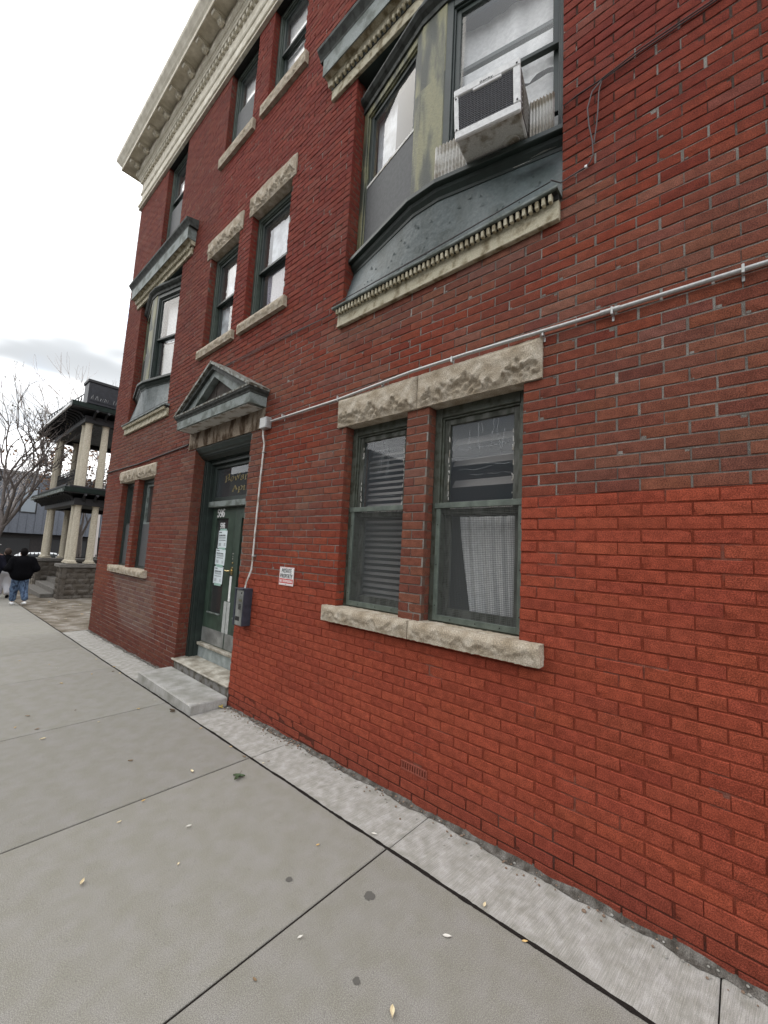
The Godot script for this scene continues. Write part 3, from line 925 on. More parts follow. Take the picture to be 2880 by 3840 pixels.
func lower_pair(b: Node3D) -> void:
	# the two ground-floor windows by the camera: aged grey-green casings, wire guards over the lower halves
	for i in 2:
		var h: Array = HOLES[i]
		var w: float = h[1] - h[0]
		var o := {"frame": M.frame_grey, "sash": M.sash_worn, "sash_low": M.sash_worn, "glass": M.glass_dusty, "stile": 0.058, "head": 0.075, "rail": 0.84, "sash_w": 0.045}
		if i == 0:
			o.curtains = [[0.13, w - 0.07, 0.06, 0.80, 5.5, 0.11]]
			o.blind = [0.86, 1.56, 0.17, 0.085]
		else:
			o.blind = [0.08, 1.50, 0.052, 0.034]
		var win := street_window(b, h, -0.095, o)
		win.set_meta("label", "wide window with a white curtain behind its wire guard" if i == 0 else "narrow window with a slatted blind behind its wire guard")
		# guard: flat metal frame just inside the casing, screwed on, with woven wire
		var x0 := 0.045
		var x1 := w - 0.02
		var y0 := 0.012
		var y1 := 0.845
		var m := MB.new()
		m.box(V(x0, y0, -0.006), V(x0 + 0.036, y1, 0.010), 0.002)
		m.box(V(x1 - 0.036, y0, -0.006), V(x1, y1, 0.010), 0.002)
		m.box(V(x0 + 0.036, y0, -0.006), V(x1 - 0.036, y0 + 0.042, 0.0095), 0.002)
		m.box(V(x0 - 0.012, y1, -0.006), V(x1 + 0.004, y1 + 0.042, 0.016), 0.002)
		var g := obj("window_guard", m, M.screen_frame, win)
		obj("wire_mesh", wire_screen(x0 + 0.036, x1 - 0.036, y0 + 0.042, y1, 0.001, 0.0125), M.wire, g)
		var sc := MB.new()
		for y in [0.12, 0.42, 0.72]:
			for x in [x0 + 0.018, x1 - 0.018]: sc.lathe(V(0, 0, 0), pv([0.0, -0.001]), 6) if false else sc.box(V(x - 0.004, y - 0.004, 0.010), V(x + 0.004, y + 0.004, 0.0125), 0.001)
		for x in [0.2, 0.4, 0.58]: sc.box(V(x - 0.004, y0 + 0.017, 0.0095), V(x + 0.004, y0 + 0.025, 0.012), 0.001)
		obj("screw", sc, M.soot, g)
	# lumps of old putty and flaked paint round the upper panes
	rng.seed = 31
	for i in 2:
		var h: Array = HOLES[i]
		var m := MB.new()
		var w: float = h[1] - h[0]
		for k in 46:
			var s := rng.randf()
			var p: Vector3
			if k % 3 == 0: p = V(lerpf(0.12, w - 0.12, s), 0.842 + rng.randf() * 0.008, -0.036)
			elif k % 3 == 1: p = V(0.112 + rng.randf() * 0.012, lerpf(0.86, 1.50, s), -0.035)
			else: p = V(w - 0.112 - rng.randf() * 0.012, lerpf(0.86, 1.50, s), -0.035)
			var l := rng.randf_range(0.006, 0.022)
			if k % 3 == 0: m.box(p - V(l, 0.004, 0.002), p + V(l, 0.004, 0.003), 0.002)
			else: m.box(p - V(0.003, l, 0.002), p + V(0.003, l, 0.003), 0.002)
		var pw: Node = b.get_node("window") if i == 0 else b.get_node("window_001")
		obj("putty", m, M.white_dirty, pw)
		# lime that has run down the panes and dried
		var dr := MB.new()
		for k in 9:
			var x := rng.randf_range(0.16, w - 0.18)
			var y := rng.randf_range(1.30, 1.52)
			var l := rng.randf_range(0.04, 0.32)
			for q in 6:
				var a := y - l * q / 6.0
				var x2 := x + rng.randf_range(-0.006, 0.006)
				var t := rng.randf_range(0.001, 0.006) * (1.0 - q / 8.0)
				dr.quad(V(x - t, a, -0.0515), V(x + t, a, -0.0515), V(x2 + t * 0.8, a - l / 6.0, -0.0515), V(x2 - t * 0.8, a - l / 6.0, -0.0515))
				x = x2
		for k in 5:
			var y := rng.randf_range(0.95, 1.5)
			var x := rng.randf_range(0.13, 0.3)
			while x < w - 0.15:
				var x2 := x + rng.randf_range(0.02, 0.05)
				var y2 := y + rng.randf_range(-0.008, 0.008)
				if rng.randf() < 0.75: dr.quad(V(x, y - 0.0012, -0.0513), V(x2, y2 - 0.0012, -0.0513), V(x2, y2 + 0.0014, -0.0513), V(x, y + 0.0014, -0.0513))
				x = x2; y = y2
		obj("dried_drips", dr, M.drips, pw)

func bay(b: Node3D, x0: float, x1: float, xc: Array, yb: float, yt: float, dy: float, ac: bool) -> void:
	# a shallow oriel of two canted sashes and a middle post, set back in its opening
	var plan := pv([x1, -0.14, xc[1], 0.06, xc[0], 0.06, x0, -0.14])
	var l0 := V(xc[0] - x0, 0, 0.20).length()
	var win_y := 4.65 + dy
	var wh := 1.72
	var post_m := MB.new()
	post_m.box(V(xc[0] - 0.004, win_y, -0.08), V(xc[1] + 0.004, win_y + wh, 0.066), 0.006)
	obj("post", post_m, M.post, b)
	var left := sash_window(b, facing(x0, -0.14, xc[0] - x0, 0.20).translated(V(0, win_y, 0)), l0, wh, {
		"frame": M.post, "sash": M.green_dark, "stile": 0.075, "head": 0.075, "rail": 0.84, "glass": M.glass, "cloth": M.sheer, "curtains": [[0.10, 0.42, 0.84, 1.62, 2.0, 0.0]]})
	left.set_meta("label", "canted sash left of the post with a grey insect screen below")
	var fs := MB.new()
	fs.quad(V(0.09, 0.03, -0.028), V(l0 - 0.075, 0.03, -0.028), V(l0 - 0.075, 0.80, -0.028), V(0.09, 0.80, -0.028))
	var scr := obj("insect_screen", fs, M.fly_screen, left)
	var sf := MB.new()
	sf.box(V(0.078, 0.03, -0.034), V(0.090, 0.825, -0.022)); sf.box(V(0.09, 0.80, -0.034), V(l0 - 0.075, 0.825, -0.022))
	obj("screen_frame", sf, M.white_dirty if ac else M.zinc, scr)
	var l1 := V(x1 - xc[1], 0, 0.20).length()
	var o := {"frame": M.green_dark, "sash": M.green_dark, "stile": 0.06, "head": 0.075, "rail": 0.84, "curtains": [[0.07, l1 - 0.07, 0.84, 1.62, 2.5, 0.0], [0.07, l1 - 0.07, 0.05, 0.80, 2.5, 0.0]], "glass": M.glass}
	if ac: o.lower = 0.30
	var right := sash_window(b, facing(xc[1], 0.06, x1 - xc[1], -0.20).translated(V(0, win_y, 0)), l1, wh, o)
	right.set_meta("label", "canted sash right of the post, raised over the air conditioner" if ac else "canted sash right of the post, facing the camera")
	# head band, crown, blank panel up to the soffit, sill ledge with its dark bed mould
	var hb := MB.new()
	hb.sweep(plan, pv([-0.05, win_y + wh, 0.018, win_y + wh, 0.018, win_y + wh + 0.055, 0.05, win_y + wh + 0.075, 0.075, win_y + wh + 0.10, 0.075, win_y + wh + 0.125, -0.05, win_y + wh + 0.15]))
	obj("window_crown", hb, M.crown_dark, b)
	var pn := MB.new()
	pn.sweep(plan, pv([-0.05, win_y + wh + 0.145, -0.01, win_y + wh + 0.145, -0.01, yt, -0.05, yt]))
	obj("head_panel", pn, M.fascia, b)
	var lg := MB.new()
	lg.sweep(plan, pv([-0.06, win_y - 0.055, 0.092, win_y - 0.05, 0.098, win_y - 0.045, 0.098, win_y - 0.012, 0.090, win_y - 0.003, -0.06, win_y + 0.004]))
	var ledge := obj("ledge", lg, M.green_dark, b)
	var bm := MB.new()
	bm.sweep(plan, pv([-0.06, win_y - 0.13, 0.018, win_y - 0.13, 0.024, win_y - 0.11, 0.05, win_y - 0.08, 0.062, win_y - 0.0555, -0.06, win_y - 0.0555]))
	obj("bed_mould", bm, M.green_dark, ledge)
	# flared apron from the straight band up to the canted ledge
	var ap := MB.new()
	var zt := func(x: float) -> float:
		var e := 0.03
		if x < xc[0]: e = lerpf(-0.14, 0.06, (x - x0) / (xc[0] - x0)) + 0.012
		elif x > xc[1]: e = lerpf(0.06, -0.14, (x - xc[1]) / (x1 - xc[1])) + 0.012
		else: e = 0.072
		return e
	ap.grid(36, 10, func(u: float, v: float) -> Vector3:
		var x := lerpf(x0, x1, u)
		var zz := 0.0
		for k in [-2, -1, 0, 1, 2]: zz += zt.call(clampf(x + k * 0.07 * (1.0 - v), x0, x1)) / 5.0
		var s := v * v * (3.0 - 2.0 * v)
		return V(x, lerpf(yb + 0.02, win_y - 0.12, v), lerpf(-0.015, zz, pow(v, 1.35) * 0.7 + 0.3 * s)))
	var apron := obj("apron", ap, M.apron, b)
	rng.seed = 77 + int(ac)
	var fl := MB.new()
	for k in (34 if ac else 10):  # blistered paint
		var u := rng.randf()
		var x := lerpf(x0 + 0.15, x1 - 0.15, u)
		var y := lerpf(yb + 0.12, win_y - 0.2, rng.randf())
		var v := (y - yb - 0.02) / (win_y - 0.12 - yb - 0.02)
		var z: float = lerpf(-0.015, zt.call(x), pow(v, 1.35) * 0.7 + 0.3 * v * v * (3.0 - 2.0 * v))
		var r := rng.randf_range(0.008, 0.026)
		fl.tri(V(x - r, y, z + 0.002), V(x + r * 0.6, y - r * 0.4, z + 0.003), V(x + r * rng.randf(), y + r * 0.7, z + 0.011))
	kind(obj("paint_flakes", fl, M.apron, apron), "stuff")
	if ac:
		var pf := MB.new()
		pf.tri(V(-0.22, 4.49, 0.0), V(-0.04, 4.47, -0.02), V(-0.17, 4.42, 0.055))
		pf.tri(V(-0.10, 4.50, -0.02), V(0.08, 4.50, -0.05), V(0.02, 4.44, 0.03))
		obj("peeling_paint", pf, M.white_dirty, apron)
	# sill band: board, dentils, capping
	var bx0 := x0 - (0.02 if ac else 0.03)
	var bx1 := x1 - (0.0 if ac else -0.12)
	var bd := MB.new()
	bd.sweep(pv([bx1 - 0.01, 0, bx0, 0]), pv([0.001, yb - 0.165, 0.030, yb - 0.165, 0.036, yb - 0.160, 0.036, yb - 0.145, 0.030, yb - 0.14, 0.030, yb - 0.03, 0.001, yb - 0.03]))
	var band := obj("sill_band", bd, M.cream, b)
	var cp := MB.new()
	cp.sweep(pv([bx1, 0, bx0 - 0.03, 0]), pv([-0.03, yb + 0.006, 0.085, yb + 0.006, 0.090, yb + 0.012, 0.090, yb + 0.026, 0.08, yb + 0.032, -0.03, yb + 0.05]))
	obj("capping", cp, M.fascia, band)
	var bk := MB.new()
	bk.sweep(pv([bx1 - 0.012, 0, bx0 + 0.002, 0]), pv([0.001, yb - 0.03, 0.040, yb - 0.03, 0.046, yb - 0.002, 0.07, yb + 0.006, 0.001, yb + 0.006]))
	obj("bed_mould", bk, M.soot, band)
	var dm := MB.new()
	dm.box(V(0, -0.064, 0), V(0.0225, -0.010, 0.032), 0.003)
	var dmesh := dm.mesh()
	var x := bx0 + 0.012
	while x < bx1 - 0.04:
		obm("dentil", dmesh, M.cream, band, Transform3D(Basis(), V(x, yb + 0.012, 0.041)))
		x += 0.0435

func entablature(b: Node3D, x0: float, x1: float, y: float, y2: float, tall: float) -> void:
	# board on the wall, scalloped dentils under a soffit, fascia box and crown
	var bd := MB.new()
	bd.sweep(pv([x1 - 0.06, 0, x0 + 0.05, 0]), pv([0.001, y, 0.030, y, 0.034, y + 0.006, 0.034, y + 0.125, 0.001, y + 0.125]))
	var e := obj("entablature", bd, M.cream, b)
	var bk := MB.new()
	bk.sweep(pv([x1 - 0.055, 0, x0 + 0.045, 0]), pv([0.001, y + 0.126, 0.040, y + 0.126, 0.042, y2 - 0.07, 0.001, y2 - 0.07]))
	obj("dentil_ground", bk, M.crown_dark, e)
	var rs := MB.new()
	rs.box(V(x0 + 0.3, y + 0.002, -0.33), V(x1 - 0.3, y + 0.10, -0.001))
	obj("recess_soffit", rs, M.green_dark, e)
	var so := MB.new()
	so.sweep(pv([x1 - 0.01, 0, x0 + 0.01, 0]), pv([0.0, y2 - 0.07, 0.06, y2 - 0.07, 0.075, y2 - 0.015, 0.125, y2, 0.0, y2]))
	obj("soffit", so, M.cream, e)
	var fa := MB.new()
	fa.sweep(pv([x1, -0.0, x0, -0.0]), pv([0.0, y2 + 0.001, 0.132, y2 + 0.001, 0.132, y2 - 0.012, 0.142, y2 - 0.012, 0.142, y2 + tall, 0.0, y2 + tall]))
	obj("fascia", fa, M.fascia, e)
	var cr := MB.new()
	var t := y2 + tall
	cr.sweep(pv([x1 + 0.05, 0, x0 - 0.05, 0]), pv([0.0, t, 0.145, t, 0.150, t + 0.02, 0.175, t + 0.055, 0.20, t + 0.085, 0.205, t + 0.115, 0.0, t + 0.17]))
	obj("crown", cr, M.crown_dark, e)
	var ends := MB.new()
	ends.box(V(x0 - 0.001, y2 + 0.002, 0.001), V(x0 + 0.02, t - 0.001, 0.141))
	obj("fascia_end", ends, M.fascia, e)
	var dm := MB.new()
	dm.box(V(0, 0, 0), V(0.030, 0.055, 0.036), 0.006)
	var dmesh := dm.mesh()
	var x := x0 + 0.075
	while x < x1 - 0.10:
		obm("dentil", dmesh, M.cream, e, Transform3D(Basis(), V(x, y2 - 0.118, 0.040)))
		x += 0.063

func cornice(b: Node3D) -> void:
	var plan := pv([XR, 0, XL, 0, XL, -5.0])
	var parts := [
		["architrave", pv([0.0, 9.375, 0.045, 9.380, 0.050, 9.387, 0.050, 9.405, 0.030, 9.41, 0.030, 9.440, 0.058, 9.450, 0.066, 9.462, 0.066, 9.490, 0.024, 9.510, 0.0, 9.510]), M.cornice],
		["frieze", pv([0.0, 9.51, 0.022, 9.51, 0.022, 9.745, 0.036, 9.755, 0.048, 9.775, 0.050, 9.80, 0.030, 9.81, 0.030, 10.02, 0.0, 10.02]), M.cornice],
		["bed_mould", pv([0.0, 10.02, 0.034, 10.02, 0.034, 10.115, 0.085, 10.12, 0.090, 10.14, 0.092, 10.16, 0.105, 10.17, 0.130, 10.22, 0.150, 10.24, 0.155, 10.26, 0.155, 10.37, 0.0, 10.37]), M.cornice],
		["soffit", pv([0.0, 10.37, 0.375, 10.375, 0.375, 10.345, 0.395, 10.345, 0.400, 10.36, 0.400, 10.43, 0.0, 10.43]), M.cornice],
		["crown", pv([0.0, 10.43, 0.405, 10.43, 0.412, 10.445, 0.425, 10.46, 0.440, 10.485, 0.468, 10.525, 0.490, 10.555, 0.500, 10.58, 0.505, 10.62, 0.0, 10.67]), M.cornice]]
	var m0 := MB.new()
	m0.sweep(plan, parts[0][1])
	var c := obj("cornice", m0, M.cornice, b)
	for i in range(1, parts.size()):
		var m := MB.new()
		m.sweep(plan, parts[i][1])
		obj(parts[i][0], m, parts[i][2], c)
	var dm := MB.new()
	dm.box(V(0, 0, 0), V(0.062, 0.082, 0.044), 0.004)
	var dmesh := dm.mesh()
	var x := XL - 0.03
	while x < XR - 0.1:
		obm("dentil", dmesh, M.cornice, c, Transform3D(Basis(), V(x, 10.030, 0.034)))
		x += 0.115
	var z := -0.1
	while z > -4.9:
		obm("dentil", dmesh, M.cornice, c, Transform3D(Basis(V(0, 1, 0), -PI / 2), V(XL - 0.034, 10.030, z)))
		z -= 0.115
	# beads of the bed mould
	var be := MB.new()
	be.lathe(V(0, 0, 0), pv([0.0, -0.014, 0.010, -0.010, 0.014, 0.0, 0.010, 0.010, 0.0, 0.014]), 6)
	var bmesh := be.mesh()
	var bl: Array[Transform3D] = []
	x = XL - 0.10
	while x < 1.0:
		bl.append(Transform3D(Basis(), V(x, 10.200, 0.126)))
		x += 0.042
	var mm := MultiMesh.new()
	mm.transform_format = MultiMesh.TRANSFORM_3D
	mm.mesh = bmesh
	mm.instance_count = bl.size()
	for i in bl.size(): mm.set_instance_transform(i, bl[i])
	var o := MultiMeshInstance3D.new()
	nm(o, "beading", c)
	o.multimesh = mm
	o.material_override = M.cornice
	c.add_child(o, true)
	kind(o, "stuff")
	# scrolled modillions: a big roll at the wall, a small one under the corona
	var md := MB.new()
	var prof := PackedVector2Array()
	for k in 13:
		var a := lerpf(-0.15, 1.15, k / 12.0) * PI
		prof.append(Vector2(0.055 + 0.055 * sin(a), -0.055 - 0.055 * cos(a) * 1.0))
	var pts := pv([0.0, 0.0, 0.0, -0.085, 0.018, -0.108, 0.045, -0.115, 0.070, -0.105, 0.088, -0.082, 0.100, -0.060, 0.125, -0.050, 0.150, -0.056, 0.168, -0.066, 0.190, -0.062, 0.203, -0.045, 0.205, -0.022, 0.205, 0.0])
	var ids := Geometry2D.triangulate_polygon(pts)
	var cx := 0.052
	for k in pts.size() - 1:
		md.quad(V(-cx, pts[k].y, pts[k].x), V(cx, pts[k].y, pts[k].x), V(cx, pts[k + 1].y, pts[k + 1].x), V(-cx, pts[k + 1].y, pts[k + 1].x), V(0, -1, 0.2) if k > 0 else V(0, 0, -1))
	for s in [-1.0, 1.0]:
		for k in range(0, ids.size(), 3):
			var q: Array[Vector3] = []
			for e in 3: q.append(V(s * cx, pts[ids[k + e]].y, pts[ids[k + e]].x))
			md.tri(q[0], q[1], q[2], V(s, 0, 0))
	md.box(V(-0.012, -0.122, 0.02), V(0.012, -0.06, 0.10), 0.008)
	md.box(V(-0.072, -0.018, 0.002), V(0.072, 0.0, 0.215), 0.004)
	var mmesh := md.mesh()
	for k in 22:
		obm("modillion", mmesh, M.cornice, c, Transform3D(Basis(), V(-9.27 + 0.572 * k, 10.372, 0.157)))
	for k in 8:
		obm("modillion", mmesh, M.cornice, c, Transform3D(Basis(V(0, 1, 0), -PI / 2), V(XL - 0.157, 10.372, -0.35 - 0.572 * k)))

func canopy(b: Node3D) -> void:
	# gabled door hood: box, crown, two roof slopes, recessed pediment
	var bx := MB.new()
	bx.box(V(-5.215, 3.335, 0.0), V(-3.20, 3.455, 0.222), 0.004)
	var h := obj("door_hood", bx, M.fascia, b)
	h.set_meta("label", "gabled grey hood over the entrance")
	var so := MB.new()
	so.box(V(-5.15, 3.326, 0.0), V(-3.265, 3.336, 0.205))
	obj("soffit", so, M.white_dirty, h)
	var cr := MB.new()
	cr.sweep(pv([-3.20, 0.0, -3.20, 0.0, -5.215, 0.0]) if false else pv([-3.20, -0.02, -3.20, 0.222, -5.215, 0.222, -5.215, -0.02]), pv([-0.1, 3.455, 0.004, 3.455, 0.010, 3.475, 0.030, 3.495, 0.036, 3.515, -0.1, 3.518]))
	obj("crown", cr, M.crown_dark, h)
	var lp := MB.new()
	lp.sweep(pv([-3.20, -0.02, -3.20, 0.222, -5.215, 0.222, -5.215, -0.02]), pv([-0.1, 3.519, 0.040, 3.519, 0.042, 3.540, -0.1, 3.546]))
	obj("flashing", lp, M.roof_lead, h)
	var ap := V(-4.2075, 4.10, 0)
	for s in [-1.0, 1.0]:
		var e := V(-4.2075 + s * 1.055, 3.545, 0)
		var d := (e - ap).normalized()
		var n := V(-d.y * s, d.x * s, 0).normalized()
		if n.y < 0: n = -n
		var r := MB.new()
		var q: Array[Vector3] = []
		for z in [0.0, 0.268]:
			for p in [ap + V(0, 0.0, 0), e, e - n * 0.032, ap - V(0, 0.038, 0)]: q.append(p + V(0, 0, z))
		r.quad(q[0], q[1], q[5], q[4], n); r.quad(q[3], q[2], q[6], q[7], -n)
		r.quad(q[4], q[5], q[6], q[7], V(0, 0, 1)); r.quad(q[1], q[2], q[6], q[5], d)
		obj("roof_slope", r, M.roof_lead, h)
		# raking cornice under the slope
		var k := MB.new()
		var w := 0.055
		var a0 := ap - V(0, 0.039, 0)
		var a1 := ap - V(0, 0.039 + w * 1.15, 0)
		var e0 := e - n * 0.033
		var e1 := e0 - V(s * 0.11, 0.002, 0)
		for z in [0.0, 0.236]: pass
		k.quad(a0 + V(0, 0, 0.236), e0 + V(0, 0, 0.236), e1 + V(0, 0, 0.236), a1 + V(0, 0, 0.236), V(0, 0, 1))
		k.quad(a1 + V(0, 0, 0.236), e1 + V(0, 0, 0.236), e1 + V(0, 0, 0.10), a1 + V(0, 0, 0.10), -n)
		obj("raking_mould", k, M.crown_dark, h)
		# broad inner border, stepped back
		var c := MB.new()
		var i0 := a1
		var j0 := e1
		var i1 := ap - V(0, 0.195, 0)
		var j1 := V(-4.2075 + s * 0.61, 3.545, 0)
		c.quad(i0 + V(0, 0, 0.195), j0 + V(0, 0, 0.195), j1 + V(0, 0, 0.195), i1 + V(0, 0, 0.195), V(0, 0, 1))
		c.quad(i1 + V(0, 0, 0.195), j1 + V(0, 0, 0.195), j1 + V(0, 0, 0.11), i1 + V(0, 0, 0.11), -n)
		obj("pediment_border", c, M.fascia, h)
	var ty := MB.new()
	ty.tri(V(-4.95, 3.54, 0.11), V(-3.465, 3.54, 0.11), V(-4.2075, 3.98, 0.11), V(0, 0, 1))
	obj("tympanum", ty, M.tymp, h)
	var sp := MB.new()
	sp.box(V(-4.30, 3.55, 0.111), V(-4.28, 3.84, 0.118))
	obj("tympanum_batten", sp, M.tymp, h)

func entrance(b: Node3D) -> void:
	var x0 := -5.02
	var x1 := -3.49
	rock("stone_lintel", [-5.245, -3.21, 3.09, 3.36], -0.3, 0.012, 301, b, M.stone_brown, 0.006)
	var fr := MB.new()
	for s in [-1.0, 1.0]:
		var e := x0 if s < 0 else x1
		var i: float = -s
		for st in [[0.0, 0.045, -0.15], [0.045, 0.062, -0.172], [0.062, 0.085, -0.160], [0.085, 0.105, -0.215]]:
			fr.box(V(minf(e + i * st[0], e + i * st[1]), 0.12, -0.36), V(maxf(e + i * st[0], e + i * st[1]), 2.93, st[2]), 0.003)
	fr.box(V(x0 + 0.105, 2.87, -0.36), V(x1 - 0.105, 2.93, -0.212), 0.003)
	var f := obj("door_frame", fr, M.green_dark, b)
	# heavy moulded head that splays back from the stone to the frame
	var hd := MB.new()
	hd.sweep(pv([x1 - 0.002, 0.0, x0 + 0.002, 0.0]), pv([-0.30, 3.088, -0.005, 3.088, -0.008, 3.072, -0.028, 3.050, -0.045, 3.02, -0.070, 3.00, -0.075, 2.985, -0.088, 2.985, -0.095, 2.968, -0.115, 2.955, -0.150, 2.93, -0.30, 2.93]))
	obj("head_mould", hd, M.green_dark, f)
	var tb := MB.new()
	tb.box(V(x0 + 0.105, 2.245, -0.34), V(x1 - 0.105, 2.325, -0.222), 0.004)
	obj("transom_bar", tb, M.fascia, f)
	# fanlight with gilt lettering
	var tr := MB.new()
	var a := x0 + 0.105
	var e2 := x1 - 0.105
	for q in [[a, a + 0.075, 2.325, 2.87], [e2 - 0.075, e2, 2.325, 2.87]]: tr.box(V(q[0], q[2], -0.32), V(q[1], q[3], -0.262), 0.004)
	tr.box(V(a + 0.075, 2.325, -0.32), V(e2 - 0.075, 2.39, -0.263), 0.004)
	tr.box(V(a + 0.075, 2.815, -0.32), V(e2 - 0.075, 2.87, -0.263), 0.004)
	var tw := obj("transom_window", tr, M.green_dark, b)
	var pn := MB.new()
	pn.quad(V(a + 0.072, 2.386, -0.29), V(e2 - 0.072, 2.386, -0.29), V(e2 - 0.072, 2.819, -0.29), V(a + 0.072, 2.819, -0.29))
	obj("pane", pn, M.glass_dusty, tw)
	text("lettering", "Howard", 0.74, 0.13, V(-4.24, 2.66, -0.286), M.gold, tw, "Droid Serif", 400, 0.45, 0.001)
	text("lettering", "Apt.", 0.42, 0.12, V(-4.18, 2.485, -0.286), M.gold, tw, "Droid Serif", 400, 0.45, 0.001)
	# a pair of leaves
	for s in 2:
		var l := a + 0.002 if s == 0 else -4.253
		var r := -4.257 if s == 0 else e2 - 0.002
		var g0 := l + (0.125 if s == 0 else 0.175)
		var g1 := r - (0.175 if s == 0 else 0.125)
		var m := MB.new()
		var zf := -0.30
		m.box(V(l, 0.335, zf - 0.045), V(g0, 2.24, zf), 0.003)
		m.box(V(g1, 0.335, zf - 0.045), V(r, 2.24, zf), 0.003)
		m.box(V(g0, 2.085, zf - 0.045), V(g1, 2.24, zf - 0.0005), 0.002)
		m.box(V(g0, 0.335, zf - 0.045), V(g1, 0.76, zf - 0.0005), 0.002)
		var d := obj("door", m, M.green_door, b)
		d.set_meta("label", "left green door leaf with notices on its glass" if s == 0 else "right green door leaf half hidden by the brick jamb")
		var gp := MB.new()
		gp.quad(V(g0, 0.76, zf - 0.03), V(g1, 0.76, zf - 0.03), V(g1, 2.085, zf - 0.03), V(g0, 2.085, zf - 0.03))
		obj("pane", gp, M.glass, d)
		var gb := MB.new()
		gb.box(V(g0 - 0.012, 0.75, zf), V(g1 + 0.012, 0.772, zf + 0.012), 0.003)
		obj("glazing_bead", gb, M.fascia, d)
		var kp := MB.new()
		kp.box(V(l + 0.012, 0.345, zf + 0.0005), V(r - 0.012, 0.545, zf + 0.003), 0.001)
		obj("kick_plate", kp, M.kick, d)
		var ep := MB.new()
		var px := r - 0.082 if s == 0 else l + 0.004
		ep.box(V(px, 0.545, zf + 0.0005), V(px + 0.078, 0.955, zf + 0.004), 0.001)
		obj("edge_plate", ep, M.pale_metal, d)
		if s == 1:
			var pp := MB.new()
			pp.box(V(l + 0.01, 0.965, zf + 0.0005), V(l + 0.062, 1.300, zf + 0.004), 0.001)
			obj("push_plate", pp, M.white, d)
			var kn := MB.new()
			kn.box(V(l + 0.022, 1.315, zf), V(l + 0.075, 1.42, zf + 0.012), 0.005)
			kn.tube(PackedVector3Array([V(l + 0.045, 1.375, zf), V(l + 0.045, 1.372, zf + 0.05), V(l + 0.02, 1.365, zf + 0.058), V(l - 0.045, 1.37, zf + 0.055)]), 0.010, 8)
			kn.lathe(V(l + 0.048, 1.475, zf + 0.001), pv([0.0, -0.016, 0.016, -0.008, 0.016, 0.008, 0.0, 0.016]), 10)
			obj("handle", kn, M.brass, d)
			var lk := MB.new()
			for y in [1.53, 1.56, 1.60]: lk.box(V(l + 0.03, y - 0.006, zf), V(l + 0.045, y + 0.006, zf + 0.003), 0.001)
			obj("old_lock_plate", lk, M.white_dirty, d)
		else:
			text("house_number", "596", 0.205, 0.125, V(-4.655, 2.165, zf + 0.003), M.white, d, "Droid Serif", 700, 0.08, 0.006)
			text("house_number", "596", 0.135, 0.082, V(-4.635, 1.985, zf - 0.026), M.white, d, "Droid Sans", 700, 0.0, 0.003)
	# marble threshold and painted riser
	var th := MB.new()
	th.box(V(x0 + 0.03, 0.290, -0.40), V(x1 - 0.02, 0.333, -0.245), 0.008)
	obj("threshold", th, M.marble, b)
	var rs := MB.new()
	rs.box(V(x0 + 0.08, 0.10, -0.36), V(x1 - 0.02, 0.290, -0.275), 0.003)
	obj("riser", rs, M.sill_blue, b)

